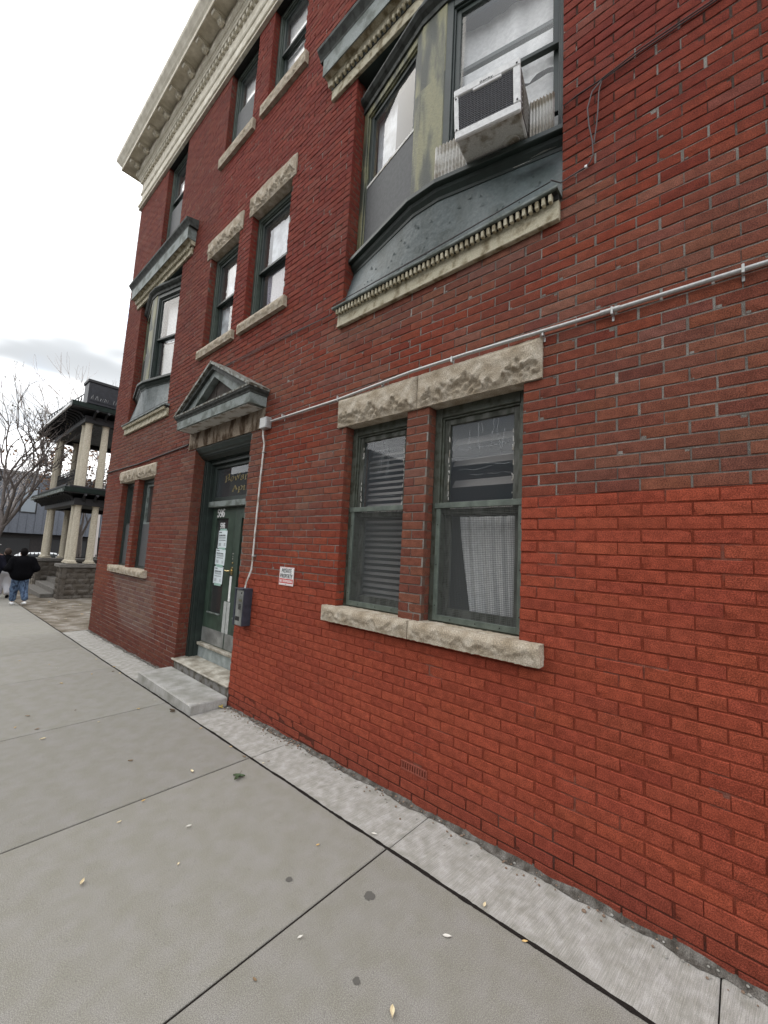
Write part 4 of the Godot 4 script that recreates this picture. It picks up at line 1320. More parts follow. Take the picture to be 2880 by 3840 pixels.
func building() -> void:
	var b := thing("apartment_building", "three-storey red brick apartment house with stone lintels and a pale bracketed cornice", "building")
	build_wall(b)
	# ground floor stones
	rock("lintel", STONES[0], -0.3, 0.018, 201, b, M.stone, 0.042)
	rock("lintel", STONES[1], -0.3, 0.018, 202, b, M.stone, 0.045)
	rock("lintel", STONES[4], -0.3, 0.012, 203, b, M.stone, 0.035)
	rock("lintel", STONES[5], -0.3, 0.012, 204, b, M.stone, 0.035)
	rock("window_sill", STONES[2], -0.12, 0.062, 205, b, M.stone, 0.020)
	rock("window_sill", STONES[3], -0.12, 0.062, 206, b, M.stone, 0.020)
	rock("window_sill", STONES[6], -0.12, 0.055, 207, b, M.stone, 0.020)
	var crack := MB.new()
	crack.box(V(-0.06, 2.87, 0.02), V(-0.048, 3.10, 0.046)); crack.box(V(-0.955, 2.86, -0.2), V(-0.953, 3.1, 0.01))
	# upper stones
	for i in [8, 9]: rock("lintel", STONES[i], -0.3, 0.012, 210 + i, b, M.stone, 0.038)
	for i in [10, 11, 12, 13]: rock("window_sill", STONES[i], -0.12, 0.048, 220 + i, b, M.stone, 0.018)
	lower_pair(b)
	for i in [2, 3]:
		var w: float = HOLES[i][1] - HOLES[i][0]
		var win := street_window(b, HOLES[i], -0.10, {"frame": M.green_dark, "sash": M.fascia if i == 3 else M.green_dark, "rail": 0.82, "curtains": [[0.08, w - 0.07, 0.84, 1.5, 2.0, 0.0]] if i == 3 else []})
		var fs := MB.new()
		fs.quad(V(0.07, 0.04, -0.028), V(w - 0.07, 0.04, -0.028), V(w - 0.07, 0.79, -0.028), V(0.07, 0.79, -0.028))
		obj("insect_screen", fs, M.fly_screen, win)
	for i in [7, 8]:
		var w: float = HOLES[i][1] - HOLES[i][0]
		var cs := [[0.20, w - 0.06, 0.82, 1.45, 2.0, 0.0]]
		if i == 8: cs.append([0.16, w - 0.08, 0.06, 0.74, 4.0, 0.03])
		else: cs.append([0.10, 0.34, 0.10, 0.75, 3.0, 0.02])
		var uw := street_window(b, HOLES[i], -0.095, {"cloth": M.sheer, "frame": M.casing, "rail": 0.79, "stile": 0.055, "curtains": cs})
		if i == 8: (uw.get_node("curtain_001") as MeshInstance3D).material_override = M.lace
	for i in [9, 10, 11]:
		var w: float = HOLES[i][1] - HOLES[i][0]
		var win := street_window(b, HOLES[i], -0.09, {"cloth": M.curtain, "rail": 0.86 if i > 9 else 1.02, "stile": 0.055, "curtains": [[0.08, w - 0.06, 0.88, 1.5, 2.0, 0.0], [0.08, w - 0.06, 0.06, 0.86, 2.0, 0.0]], "frame": M.casing})
		if i < 11:
			var fs := MB.new()
			fs.quad(V(0.08, 0.04, -0.028), V(w - 0.08, 0.04, -0.028), V(w - 0.08, 0.82, -0.028), V(0.08, 0.82, -0.028))
			obj("insect_screen", fs, M.fly_screen, win)
	bay(b, -1.97, 0.13, [-1.05, -0.80], 4.05, 6.70, 0.0, true)
	bay(b, -8.42, -6.35, [-7.52, -7.27], 3.99, 6.62, 0.0, false)
	entablature(b, -2.40, 0.55, 6.69, 6.93, 0.20)
	entablature(b, -8.68, -5.88, 6.615, 6.81, 0.20)
	cornice(b)
	canopy(b)
	entrance(b)
	# cast vent let into the base of the wall
	var vt := MB.new()
	vt.box(V(-0.972, 0.163, -0.05), V(-0.743, 0.223, -0.028))
	var v := obj("vent_brick", vt, M.black, b)
	var gr := MB.new()
	for k in 11: gr.box(V(-0.968 + k * 0.0215, 0.168, -0.026), V(-0.958 + k * 0.0215, 0.218, 0.002), 0.002)
	gr.box(V(-0.972, 0.163, -0.026), V(-0.743, 0.170, 0.003)); gr.box(V(-0.972, 0.216, -0.026), V(-0.743, 0.223, 0.003))
	obj("grille", gr, mat(lin(0.52, 0.125, 0.075), 0.8, M.grain, 2.0), v)
	# the rest of the shell: side, back, roof, floors, partitions
	var sh := MB.new()
	sh.box(V(XL, -0.45, -9.0), V(XL + 0.3, TOP, -0.011)); sh.box(V(XR, -0.45, -9.0), V(XR + 0.3, 10.0, -0.011)); sh.box(V(XL + 0.3, -0.45, -9.0), V(XR, TOP, -8.7))
	obj("side_wall", sh, mat(lin(0.21, 0.055, 0.04), 0.9, M.grain, 2.0), b)
	var rf := MB.new()
	rf.box(V(XL, TOP + 0.001, -9.0), V(XR, 10.55, -0.012))
	obj("roof", rf, M.soot, b)
	var fl := MB.new()
	for y in [0.1, 3.55, 6.95]: fl.box(V(XL + 0.301, y - 0.1, -8.69), V(XR - 0.001, y + 0.1, -0.33))
	for x in [-5.75, -3.0, 0.75]:
		for y in [0.2, 3.65, 7.05]: fl.box(V(x - 0.06, y + 0.001, -8.68), V(x + 0.06, y + 3.2 if y < 7.0 else 9.39, -0.34))
	fl.box(V(XL + 0.302, 0.2, -3.6), V(XR - 0.002, 9.38, -3.5))
	obj("interior", fl, M.interior, b)

# ---------------------------------------------------------------- things on the wall and on the pavement
func on_wall() -> void:
	# window air conditioner, turned with the canted sash and dipping a little
	var n := V(0.212, 0, 0.977)
	var d := V(0.977, 0, -0.212)
	var ac := thing("air_conditioner", "white window air conditioner with a dark rear grille jutting from the oriel", "air conditioner")
	ac.transform = Transform3D(Basis(d, V(0, 1, 0), n) * Basis(V(1, 0, 0), 0.16), V(-0.325, 4.665, 0.075))
	var w := 0.225
	var z := 0.205
	var m := MB.new()
	m.box(V(-w + 0.004, 0.0, -0.28), V(w - 0.004, 0.33, z - 0.02), 0.012)
	var body := obj("case", m, M.white_dirty, ac)
	var fr := MB.new()
	fr.box(V(-w, 0.285, z - 0.03), V(w, 0.335, z), 0.006)
	fr.box(V(-w, -0.005, z - 0.03), V(w, 0.055, z), 0.008)
	fr.box(V(-w, 0.055, z - 0.03), V(-w + 0.03, 0.285, z - 0.001), 0.004)
	fr.box(V(w - 0.045, 0.055, z - 0.03), V(w, 0.285, z - 0.001), 0.004)
	fr.box(V(-0.09, 0.268, z - 0.03), V(0.105, 0.288, z + 0.0005), 0.004)
	obj("bezel", fr, M.white, ac)
	var gb := MB.new()
	gb.quad(V(-w + 0.02, 0.05, z - 0.018), V(w - 0.04, 0.05, z - 0.018), V(w - 0.04, 0.29, z - 0.018), V(-w + 0.02, 0.29, z - 0.018))
	var g := obj("grille", gb, mat(lin(0.075, 0.075, 0.085), 0.6), ac)
	var gw := MB.new()
	var y := 0.06
	while y < 0.285:
		gw.box(V(-w + 0.03, y, z - 0.016), V(w - 0.045, y + 0.0035, z - 0.008)); y += 0.0125
	var x := -w + 0.045
	while x < w - 0.05:
		gw.box(V(x, 0.055, z - 0.0165), V(x + 0.0022, 0.285, z - 0.0095)); x += 0.024
	obj("grille_bars", gw, mat(lin(0.13, 0.13, 0.14), 0.6), g)
	text("lettering", "Danby", 0.088, 0.017, V(0.005, 0.298, z + 0.0008), M.black, ac, "Droid Sans", 700, 0.15, 0.001)
	var sd := MB.new()
	sd.box(V(w - 0.004, 0.03, -0.10), V(w + 0.0005, 0.30, z - 0.05))
	obj("side_vent", sd, mat(lin(0.10, 0.085, 0.085), 0.6), ac)
	for s in 7:
		var sl := MB.new()
		sl.box(V(w, 0.045 + s * 0.036, -0.095), V(w + 0.004, 0.052 + s * 0.036, z - 0.055))
		obj("slat", sl, M.white_dirty, ac)
	var dr := MB.new()
	dr.lathe(V(0.12, -0.012, -0.02), pv([0.0, 0.0, 0.018, 0.0, 0.018, 0.005, 0.055, 0.006, 0.06, 0.014]), 16)
	obj("drain_boss", dr, M.white_dirty, body)
	for s in 4:
		var sc := MB.new()
		var p: Vector2 = [Vector2(-w + 0.015, 0.06), Vector2(w - 0.02, 0.07), Vector2(-w + 0.015, 0.27), Vector2(w - 0.02, 0.30)][s]
		sc.box(V(p.x - 0.005, p.y - 0.005, z - 0.001), V(p.x + 0.005, p.y + 0.005, z + 0.003), 0.001)
		obj("screw", sc, M.soot, ac)
	# concertina side panels between unit and sash
	for s in 2:
		var a := -0.49 if s == 0 else 0.232
		var e := -0.232 if s == 0 else 0.40
		var pm := MB.new()
		var cnt := 9 if s == 0 else 8
		for k in cnt:
			var q0 := lerpf(a, e, float(k) / cnt)
			var q1 := lerpf(a, e, (k + 0.5) / cnt)
			var q2 := lerpf(a, e, (k + 1.0) / cnt)
			pm.quad(V(q0, -0.02, -0.062), V(q1, -0.02, -0.046), V(q1, 0.29, -0.046), V(q0, 0.29, -0.062))
			pm.quad(V(q1, -0.02, -0.046), V(q2, -0.02, -0.062), V(q2, 0.29, -0.062), V(q1, 0.29, -0.046))
		var cp := obj("side_curtain", pm, M.white_dirty, ac)
		cp.transform = Transform3D(Basis(V(1, 0, 0), -0.16), V(0, 0, 0))
	# conduit with box and straps
	var c := thing("conduit", "grey metal conduit running level along the brick wall to a junction box", "conduit")
	var t := MB.new()
	t.tube(PackedVector3Array([V(-3.03, 3.128, 0.03), V(-1.9, 3.134, 0.030), V(-1.0, 3.152, 0.064), V(-0.5, 3.152, 0.062), V(0.3, 3.150, 0.030), V(1.1, 3.140, 0.027), V(3.1, 3.13, 0.027)]), 0.0125, 10)
	obj("pipe", t, M.zinc, c)
	for q in [-2.80, -1.9, -1.33, -0.62, 0.03, 0.42, 0.98]:
		var st := MB.new()
		var zz := 0.064 if q > -1.2 and q < -0.4 else 0.03
		st.box(V(q - 0.006, 3.118, zz - 0.013), V(q + 0.006, 3.165, zz + 0.016), 0.003)
		st.box(V(q - 0.006, 3.095, 0.0), V(q + 0.006, 3.122, 0.006), 0.001)
		obj("strap", st, M.zinc, c)
	var cj := MB.new()
	cj.tube(PackedVector3Array([V(0.36, 3.15, 0.0295), V(0.46, 3.1487, 0.0293)]), 0.0158, 10)
	obj("coupling", cj, M.zinc, c)
	var jb := thing("junction_box", "small grey metal junction box between conduit and door hood", "junction box", V(-3.125, 3.055, 0.0))
	var jm := MB.new()
	jm.box(V(-0.066, 0.0, 0.0), V(0.066, 0.128, 0.072), 0.006)
	obj("box", jm, M.zinc, jb)
	var jl := MB.new()
	jl.box(V(-0.062, 0.004, 0.072), V(0.062, 0.124, 0.078), 0.003)
	obj("lid", jl, M.zinc, jb)
	var dn := thing("conduit", "thin pale conduit dropping from the junction box to the entry phone", "conduit")
	var dt := MB.new()
	dt.tube(PackedVector3Array([V(-3.172, 3.06, 0.035), V(-3.165, 2.97, 0.032), V(-3.140, 2.89, 0.024), V(-3.150, 2.80, 0.02), V(-3.166, 2.45, 0.02), V(-3.178, 2.0, 0.02), V(-3.182, 1.58, 0.02), V(-3.184, 1.45, 0.022), V(-3.206, 1.38, 0.030), V(-3.230, 1.31, 0.045), V(-3.233, 1.235, 0.05)]), 0.0095, 8)
	obj("pipe", dt, M.white_dirty, dn)
	for q in [[-3.151, 2.79], [-3.182, 1.60]]:
		var st := MB.new()
		st.box(V(q[0] - 0.013, q[1] - 0.006, 0.0), V(q[0] + 0.03, q[1] + 0.006, 0.032), 0.003)
		obj("strap", st, M.zinc, dn)
	# entry phone
	var ip := thing("intercom", "dark blue-grey entry phone with a steel face, mounted right of the door", "intercom", V(-3.235, 0.838, 0.0))
	var im := MB.new()
	im.box(V(-0.085, 0.0, 0.0), V(0.085, 0.405, 0.105), 0.004)
	obj("case", im, M.intercom, ip)
	var fp := MB.new()
	fp.box(V(-0.062, 0.008, 0.1055), V(0.078, 0.388, 0.110), 0.002)
	obj("face_plate", fp, M.kick, ip)
	var hood := MB.new()
	hood.box(V(-0.085, 0.388, 0.100), V(0.085, 0.405, 0.125), 0.002); hood.box(V(-0.085, 0.0, 0.100), V(-0.064, 0.388, 0.120), 0.002)
	obj("hood", hood, M.intercom, ip)
	var ds := MB.new()
	ds.box(V(-0.005, 0.262, 0.110), V(0.06, 0.288, 0.112), 0.001)
	obj("display", ds, mat(lin(0.10, 0.10, 0.06), 0.3), ip)
	var kp := MB.new()
	for r in 4:
		for k in 3: kp.box(V(-0.002 + k * 0.019, 0.178 + r * 0.015, 0.110), V(0.011 + k * 0.019, 0.188 + r * 0.015, 0.114), 0.001)
	obj("keypad", kp, M.soot, ip)
	var ca := MB.new()
	ca.box(V(-0.045, 0.055, 0.110), V(0.035, 0.100, 0.113), 0.003)
	obj("speaker_slot", ca, M.black, ip)
	var lk := MB.new()
	lk.box(V(0.035, 0.345, 0.110), V(0.055, 0.365, 0.113), 0.002); lk.box(V(0.03, 0.318, 0.110), V(0.04, 0.325, 0.112), 0.001)
	obj("lock", lk, M.soot, ip)
	# notice plate
	var s := thing("sign", "white notice plate reading PRIVATE PROPERTY with a red strip, screwed to the bricks", "sign", V(-2.54, 1.332, 0.004))
	var sm := MB.new()
	sm.box(V(-0.122, 0.0, 0.0), V(0.122, 0.182, 0.003), 0.001)
	obj("plate", sm, M.white, s)
	var bo := MB.new()
	for q in [[-0.116, 0.116, 0.006, 0.008], [-0.116, 0.116, 0.174, 0.176], [-0.116, -0.114, 0.008, 0.174], [0.114, 0.116, 0.008, 0.174]]: bo.box(V(q[0], q[2], 0.003), V(q[1], q[3], 0.0036))
	obj("border", bo, M.red, s)
	var rb := MB.new()
	rb.box(V(-0.112, 0.020, 0.003), V(0.112, 0.066, 0.0037))
	obj("red_strip", rb, M.red, s)
	text("lettering", "PRIVATE", 0.165, 0.042, V(0.0, 0.146, 0.0038), M.black, s, "Droid Sans", 700, 0.0, 0.001)
	text("lettering", "PROPERTY", 0.205, 0.042, V(0.0, 0.094, 0.0038), M.black, s, "Droid Sans", 700, 0.0, 0.001)
	text("lettering", "NO TRESPASSING", 0.208, 0.026, V(0.0, 0.043, 0.0044), M.white, s, "Droid Sans", 700, 0.0, 0.001)
	for q in [V(0.0, 0.171, 0.003), V(0.0, 0.012, 0.003)]:
		var sc := MB.new()
		sc.box(q - V(0.004, 0.004, 0), q + V(0.004, 0.004, 0.002), 0.001)
		obj("screw", sc, M.soot, s)
	# three taped permits on the left door glass
	var zp := -0.322
	var pp := [[-4.715, -4.462, 1.665, 1.912, "topmost of the three taped permits, level with the smaller number"], [-4.745, -4.478, 1.432, 1.655, "middle one of the three taped permits on the door glass"], [-4.745, -4.490, 1.168, 1.405, "lowest of the three taped permits on the door glass"]]
	for k in 3:
		var q: Array = pp[k]
		var th := thing("notice", "white building permit sheet, " + q[4], "notice", V(q[0], q[2], zp + k * 0.0012), 0.0, "building permits taped to the left door")
		th.rotation.z = [0.012, -0.03, -0.012][k]
		var w2: float = q[1] - q[0]
		var h2: float = q[3] - q[2]
		var bm := MB.new()
		bm.grid(6, 6, func(u: float, v: float) -> Vector3: return V(u * w2, v * h2, 0.0005 + 0.003 * sin(u * 4.0 + k) * v))
		obj("sheet", bm, M.paper, th)
		var top_z := 0.0045
		text("lettering", "BUILDING PERMIT", w2 * 0.72, h2 * 0.085, V(w2 * 0.46, h2 * 0.725, top_z), M.ink, th, "Droid Sans", 700, 0.0, 0.0005)
		text("lettering", "Toronto", w2 * 0.30, h2 * 0.075, V(w2 * 0.22, h2 * 0.90, top_z), M.ink, th, "Droid Sans", 700, 0.0, 0.0005)
		var pr := MB.new()
		for r in 3: pr.box(V(w2 * 0.1, h2 * (0.62 - r * 0.035), top_z - 0.0002), V(w2 * 0.85, h2 * (0.632 - r * 0.035), top_z))
		for r in 4:
			pr.box(V(w2 * 0.1, h2 * (0.27 - r * 0.045), top_z - 0.0002), V(w2 * 0.38, h2 * (0.285 - r * 0.045), top_z)); pr.box(V(w2 * 0.7, h2 * (0.27 - r * 0.045), top_z - 0.0002), V(w2 * 0.88, h2 * (0.285 - r * 0.045), top_z))
		for r in 11: pr.box(V(w2 * (0.12 + r * 0.066), h2 * 0.42, top_z - 0.0002), V(w2 * (0.16 + r * 0.066), h2 * 0.47, top_z))
		obj("print", pr, M.ink_grey, th)
		for r in ([1, 0] if k != 1 else [0, 0]):
			var tp := MB.new()
			var yy: float = h2 - 0.008 if r == 1 else -0.028
			tp.box(V(w2 * 0.12, yy, 0.0), V(w2 * 0.88, yy + 0.034, 0.0006))
			obj("tape", tp, M.tape, th)
			if k == 1: break
	var gt := thing("tape_strip", "long pale green tape strip along the right edge of the permits", "tape", V(-4.475, 1.50, zp - 0.001))
	var gm := MB.new()
	gm.box(V(0, 0, 0), V(0.025, 0.36, 0.0006))
	obj("strip", gm, M.tape, gt)
	# cables
	var cb := thing("cable", "pair of thin black cables crossing the upper bricks to the right oriel", "cable")
	for k in 2:
		var m2 := MB.new()
		var o := k * 0.012
		m2.tube(PackedVector3Array([V(3.1, 4.76 - o, 0.012), V(1.6, 4.745 - o, 0.012), V(0.92, 4.738 - o * 1.3, 0.014), V(0.58, 4.735 - o * 1.6, 0.016), V(0.366, 4.710 - o, 0.014)]), 0.0038, 6)
		obj("wire", m2, M.cable, cb)
	var m3 := MB.new()
	m3.tube(PackedVector3Array([V(0.366, 4.71, 0.012), V(0.22, 4.715, 0.010), V(0.145, 4.70, 0.010), V(0.120, 4.66, -0.03)]), 0.004, 6)
	obj("wire", m3, M.cable, cb)
	var lp := thing("cable", "dark cable loop hanging on the bricks beside the right oriel", "cable")
	for pts in [[V(0.366, 4.70, 0.014), V(0.317, 4.646, 0.03), V(0.291, 4.543, 0.034), V(0.298, 4.426, 0.03), V(0.316, 4.304, 0.022), V(0.319, 4.215, 0.018), V(0.300, 4.178, 0.015), V(0.28, 4.165, 0.012), V(0.2, 4.158, 0.012), V(0.125, 4.148, 0.014), V(0.09, 4.125, 0.095)], [V(0.366, 4.70, 0.012), V(0.352, 4.63, 0.018), V(0.347, 4.5, 0.02), V(0.338, 4.398, 0.018), V(0.322, 4.29, 0.016)]]:
		var m4 := MB.new()
		m4.tube(PackedVector3Array(pts), 0.0042, 6)
		obj("wire", m4, mat(lin(0.06, 0.05, 0.05), 0.6), lp)
	var cl := MB.new()
	cl.box(V(0.268, 4.158, 0.006), V(0.284, 4.176, 0.018), 0.003)
	obj("clip", cl, M.white, lp)
	var al := thing("cable", "thin dark cables strung along the wall between the two oriels above the door hood", "cable")
	for k in 2:
		var m5 := MB.new()
		var o := k * 0.022
		m5.tube(PackedVector3Array([V(0.09, 4.112, 0.097), V(-1.0, 4.098 - o * 0.4, 0.096), V(-1.99, 4.092, 0.094), V(-2.1, 4.068, 0.02), V(-3.14, 4.112 + o, 0.012), V(-4.3, 4.145 + o, 0.012), V(-4.9, 4.10 + o * 0.3, 0.012), V(-5.46, 4.05, 0.012), V(-6.25, 4.03, 0.095), V(-8.4, 4.035, 0.097), V(-9.3, 4.05, 0.012)]), 0.0036, 5)
		obj("wire", m5, M.cable, al)
	var bl := thing("cable", "thick black cable from the corner of the building to the door lintel", "cable")
	var m6 := MB.new()
	m6.tube(PackedVector3Array([V(-9.385, 3.14, -0.3), V(-9.385, 3.14, 0.012), V(-9.34, 3.142, 0.016), V(-7.4, 3.125, 0.014), V(-6.4, 3.15, 0.014), V(-5.30, 3.175, 0.014), V(-5.27, 3.19, 0.004)]), 0.011, 7)
	obj("wire", m6, M.cable, bl)

func slab(parent: Node, x0: float, x1: float, z0: float, z1: float, material: Material, thick := 0.1, gap := 0.0058) -> void:
	var m := MB.new()
	var a := x0 + gap
	var b := x1 - gap
	var r := 0.007
	var p := func(x: float, z: float, dy: float) -> Vector3: return V(x, gy(x, z) + dy, z)
	m.quad(p.call(a + r, z1 - r, 0.0), p.call(b - r, z1 - r, 0.0), p.call(b - r, z0 + r, 0.0), p.call(a + r, z0 + r, 0.0), V(0, 1, 0))
	var o := [[a, z1], [b, z1], [b, z0], [a, z0]]
	var i := [[a + r, z1 - r], [b - r, z1 - r], [b - r, z0 + r], [a + r, z0 + r]]
	for k in 4:
		var q := (k + 1) % 4
		var out := V((o[k][0] + o[q][0]) * 0.5 - (a + b) * 0.5, 0.2, (o[k][1] + o[q][1]) * 0.5 - (z0 + z1) * 0.5)
		m.quad(p.call(o[k][0], o[k][1], -0.004), p.call(o[q][0], o[q][1], -0.004), p.call(i[q][0], i[q][1], 0.0), p.call(i[k][0], i[k][1], 0.0), V(0, 1, 0))
		m.quad(p.call(o[k][0], o[k][1], -0.004), p.call(o[q][0], o[q][1], -0.004), p.call(o[q][0], o[q][1], -thick), p.call(o[k][0], o[k][1], -thick), V(out.x, 0, out.z))
	obj("slab", m, material, parent)

func ground() -> void:
	var g := MB.new()
	var xs := [-420.0, -60.0, -30.0, -20.0, 14.0, 420.0]
	var zs := [-420.0, -3.0, 4.0, 420.0]
	for i in xs.size() - 1:
		for j in zs.size() - 1:
			g.quad(V(xs[i], gy(xs[i], zs[j + 1]) - 0.13, zs[j + 1]), V(xs[i + 1], gy(xs[i + 1], zs[j + 1]) - 0.13, zs[j + 1]), V(xs[i + 1], gy(xs[i + 1], zs[j]) - 0.13, zs[j]), V(xs[i], gy(xs[i], zs[j]) - 0.13, zs[j]))
	kind(obj("ground", g, M.asphalt), "structure")
	# pavement of cast slabs, a tarred joint, and a paler apron against the house
	var s := MB.new()
	var e := func(x: float, z: float, dy: float) -> Vector3: return V(x, gy(x, z) + dy, z)
	for q in [[-38.0, 14.0, 0.424, 3.9]]:
		for k in 26:
			var a := lerpf(q[0], q[1], k / 26.0)
			var b := lerpf(q[0], q[1], (k + 1) / 26.0)
			s.quad(e.call(a, q[3], -0.008), e.call(b, q[3], -0.008), e.call(b, q[2], -0.008), e.call(a, q[2], -0.008), V(0, 1, 0))
	var side := obj("sidewalk", s, M.tar)
	kind(side, "structure")
	var joints := [14.0, 12.3, 10.6, 9.0, 7.3, 5.6, 4.0, 2.4, 0.815, -0.71, -2.25, -4.03, -5.98, -7.72, -9.42, -11.2, -13.0, -14.8, -16.6, -18.4, -20.2, -22.0, -23.8, -25.6, -27.4, -29.2, -31.0, -33.0, -35.0, -38.0]
	var tones: Array = []
	for i in 5:
		var cm: StandardMaterial3D = M.concrete.duplicate()
		var q := 1.0 + (i - 2) * 0.022
		cm.albedo_color = lin(0.47 * q, 0.456 * q, 0.424 * (q - 0.01 * (i % 2)))
		tones.append(cm)
	for i in joints.size() - 1:
		for z in [[0.441, 2.10], [2.108, 3.78]]: slab(side, joints[i + 1], joints[i], z[0], z[1], tones[(i * 7 + int(z[0])) % 5])
	# tar squeezed into the joint along the apron, its edges ragged
	var tn := noise(81, 1.0, 3)
	var tj := MB.new()
	tj.grid(900, 2, func(u: float, v: float) -> Vector3:
		var x := lerpf(-14.0, 4.0, u)
		var wd := 0.0105 + 0.006 * tn.get_noise_2d(x * 6.0, 2.0) + 0.003 * tn.get_noise_2d(x * 30.0, 9.0)
		var z := 0.4405 + 0.006 * tn.get_noise_2d(x * 1.5, 30.0) + (v - 0.5) * 2.0 * wd
		return V(x, gy(x, z) + 0.0018 + 0.002 * (0.25 - (v - 0.5) * (v - 0.5)), z), true)
	obj("joint_filler", tj, M.tar, side)
	var k := MB.new()
	for i in 40:
		var a := lerpf(-38, 14, i / 40.0)
		var b := lerpf(-38, 14, (i + 1) / 40.0)
		k.quad(e.call(a, 3.785, 0.002), e.call(b, 3.785, 0.002), e.call(b, 3.93, 0.0), e.call(a, 3.93, 0.0), V(0, 1, 0))
		k.quad(e.call(a, 3.93, 0.0), e.call(b, 3.93, 0.0), e.call(b, 3.94, -0.2), e.call(a, 3.94, -0.2), V(0, 0, 1))
	kind(obj("kerb", k, M.apron_slab), "structure")
	var ap := MB.new()
	ap.quad(e.call(XL, 0.42, -0.03), e.call(XR, 0.42, -0.03), e.call(XR, -0.05, -0.03), e.call(XL, -0.05, -0.03), V(0, 1, 0))
	var apr := obj("apron_strip", ap, M.dirt)
	kind(apr, "structure")
	var aj := [3.2, 2.3, 0.815, -0.70, -2.24, -3.47]
	for i in aj.size() - 1: slab(apr, aj[i + 1], aj[i], 0.0, 0.441, M.apron_slab, 0.05, 0.003)
	slab(apr, -7.72, -5.055, 0.0, 0.441, M.apron_slab, 0.05, 0.003)
	slab(apr, -9.39, -7.72, 0.0, 0.441, M.apron_slab, 0.05, 0.003)
	# grimy fillet where brick meets apron
	var fz := noise(71, 2.2, 3)
	var fl := MB.new()
	for r in [[-3.46, 3.2], [-9.36, -5.06]]:
		fl.grid(int((r[1] - r[0]) / 0.03), 4, func(u: float, v: float) -> Vector3:
			var x := lerpf(r[0], r[1], u)
			var h := 0.014 + 0.018 * fz.get_noise_2d(x, 3.0) + 0.016 * smoothstep(-2.0, -0.5, x)
			var wd := 0.046 + 0.036 * fz.get_noise_2d(x * 1.4, 40.0) + 0.012 * fz.get_noise_2d(x * 9.0, 4.0)
			var q := v * v
			return V(x, gy(x) + 0.002 + h * q + 0.004 * fz.get_noise_2d(x * 6.0, v * 5.0), lerpf(maxf(wd * 0.85, 0.010), -0.008, v)))
	kind(obj("dirt_fillet", fl, M.dirt), "stuff")
	# crumbs of mortar, glass and leaf along the foot of the wall
	rng.seed = 5
	var pa: Array = [[], []]
	for i in 900:
		var x := rng.randf_range(-3.4, 1.3) if i % 4 else rng.randf_range(-9.3, -5.1)
		var z := absf(rng.randfn(0.0, 0.055)) + 0.012
		if z > 0.4: continue
		var sz := rng.randf_range(0.0018, 0.006) * (1.6 if rng.randf() < 0.08 else 1.0)
		if x > -1.9 and i % 3: continue
		pa[i % 2].append(Transform3D(Basis.from_euler(V(rng.randf() * 3, rng.randf() * 6, rng.randf() * 3)).scaled(V(sz, sz * 0.7, sz)), V(x, gy(x, z) + 0.003 + 0.012 * exp(-z * 25.0), z)))
	for v in 2:
		var cm := MB.new()
		cm.box(V(-1, -1, -1), V(1, 1, 1), 0.5)
		var mm := MultiMesh.new()
		mm.transform_format = MultiMesh.TRANSFORM_3D
		mm.mesh = cm.mesh()
		mm.instance_count = pa[v].size()
		for i in pa[v].size(): mm.set_instance_transform(i, pa[v][i])
		var o := MultiMeshInstance3D.new()
		nm(o, "gravel", self)
		o.multimesh = mm
		o.material_override = M.apron_slab if v == 0 else mat(lin(0.20, 0.14, 0.10), 0.95)
		add_child(o, true)
		kind(o, "stuff")
	# lane between the house and its neighbour
	var ln := MB.new()
	ln.grid(30, 22, func(u: float, v: float) -> Vector3:
		var x := lerpf(-9.41, -15.9, u)
		var z := lerpf(0.425, -14.0, v * v)
		return V(x, gy(x, z) - 0.004 - 0.03 * sin(u * PI) * smoothstep(0.0, 0.2, v) + 0.012 * fz.get_noise_2d(x, z), z), true)
	kind(obj("lane", ln, M.lane), "structure")
	var l2 := MB.new()
	l2.grid(20, 4, func(u: float, v: float) -> Vector3:
		var x := lerpf(-15.85, -38.0, u)
		var z := lerpf(0.425, -8.0, v)
		return V(x, gy(x, z) - 0.006, z), true)
	kind(obj("front_yard", l2, M.lane), "structure")

func steps() -> void:
	var s := thing("door_step", "low broad concrete step in front of the entrance, one corner chipped", "step")
	var m := MB.new()
	m.box(V(-5.05, -0.16, 0.004), V(-3.472, 0.004, 0.425), 0.012)
	obj("block", m, M.step, s)
	var ch := MB.new()
	ch.tri(V(-3.475, 0.0045, 0.31), V(-3.56, 0.005, 0.4235), V(-3.471, -0.02, 0.4262))
	obj("chip", ch, M.white_dirty, s)
	var u := thing("door_step", "worn marble slab on a grey riser under the green doors", "step")
	var r := MB.new()
	r.box(V(-5.018, -0.16, -0.35), V(-3.492, 0.094, -0.004), 0.004)
	obj("riser", r, M.step_riser, u)
	var t := MB.new()
	t.t = Transform3D(Basis(V(1, 0, 0), 0.055), V(0, 0.118, 0.024))
	t.box(V(-5.062, -0.024, -0.30), V(-3.494, 0.0, 0.0), 0.007)
	obj("tread", t, M.marble, u)

func leaf(at: Vector3, size: float, yaw: float, curl: float, m: MB) -> void:
	m.t = Transform3D(Basis.from_euler(V(0, yaw, 0)), at)
	m.grid(6, 3, func(u: float, v: float) -> Vector3:
		var w := sin(PI * pow(u, 0.8)) * 0.42
		return V((u - 0.5) * size, 0.004 + curl * size * (absf(v - 0.5) * 1.4 + 0.5 * (u - 0.5) * (u - 0.5)), (v - 0.5) * w * size), true)
	m.t = Transform3D()

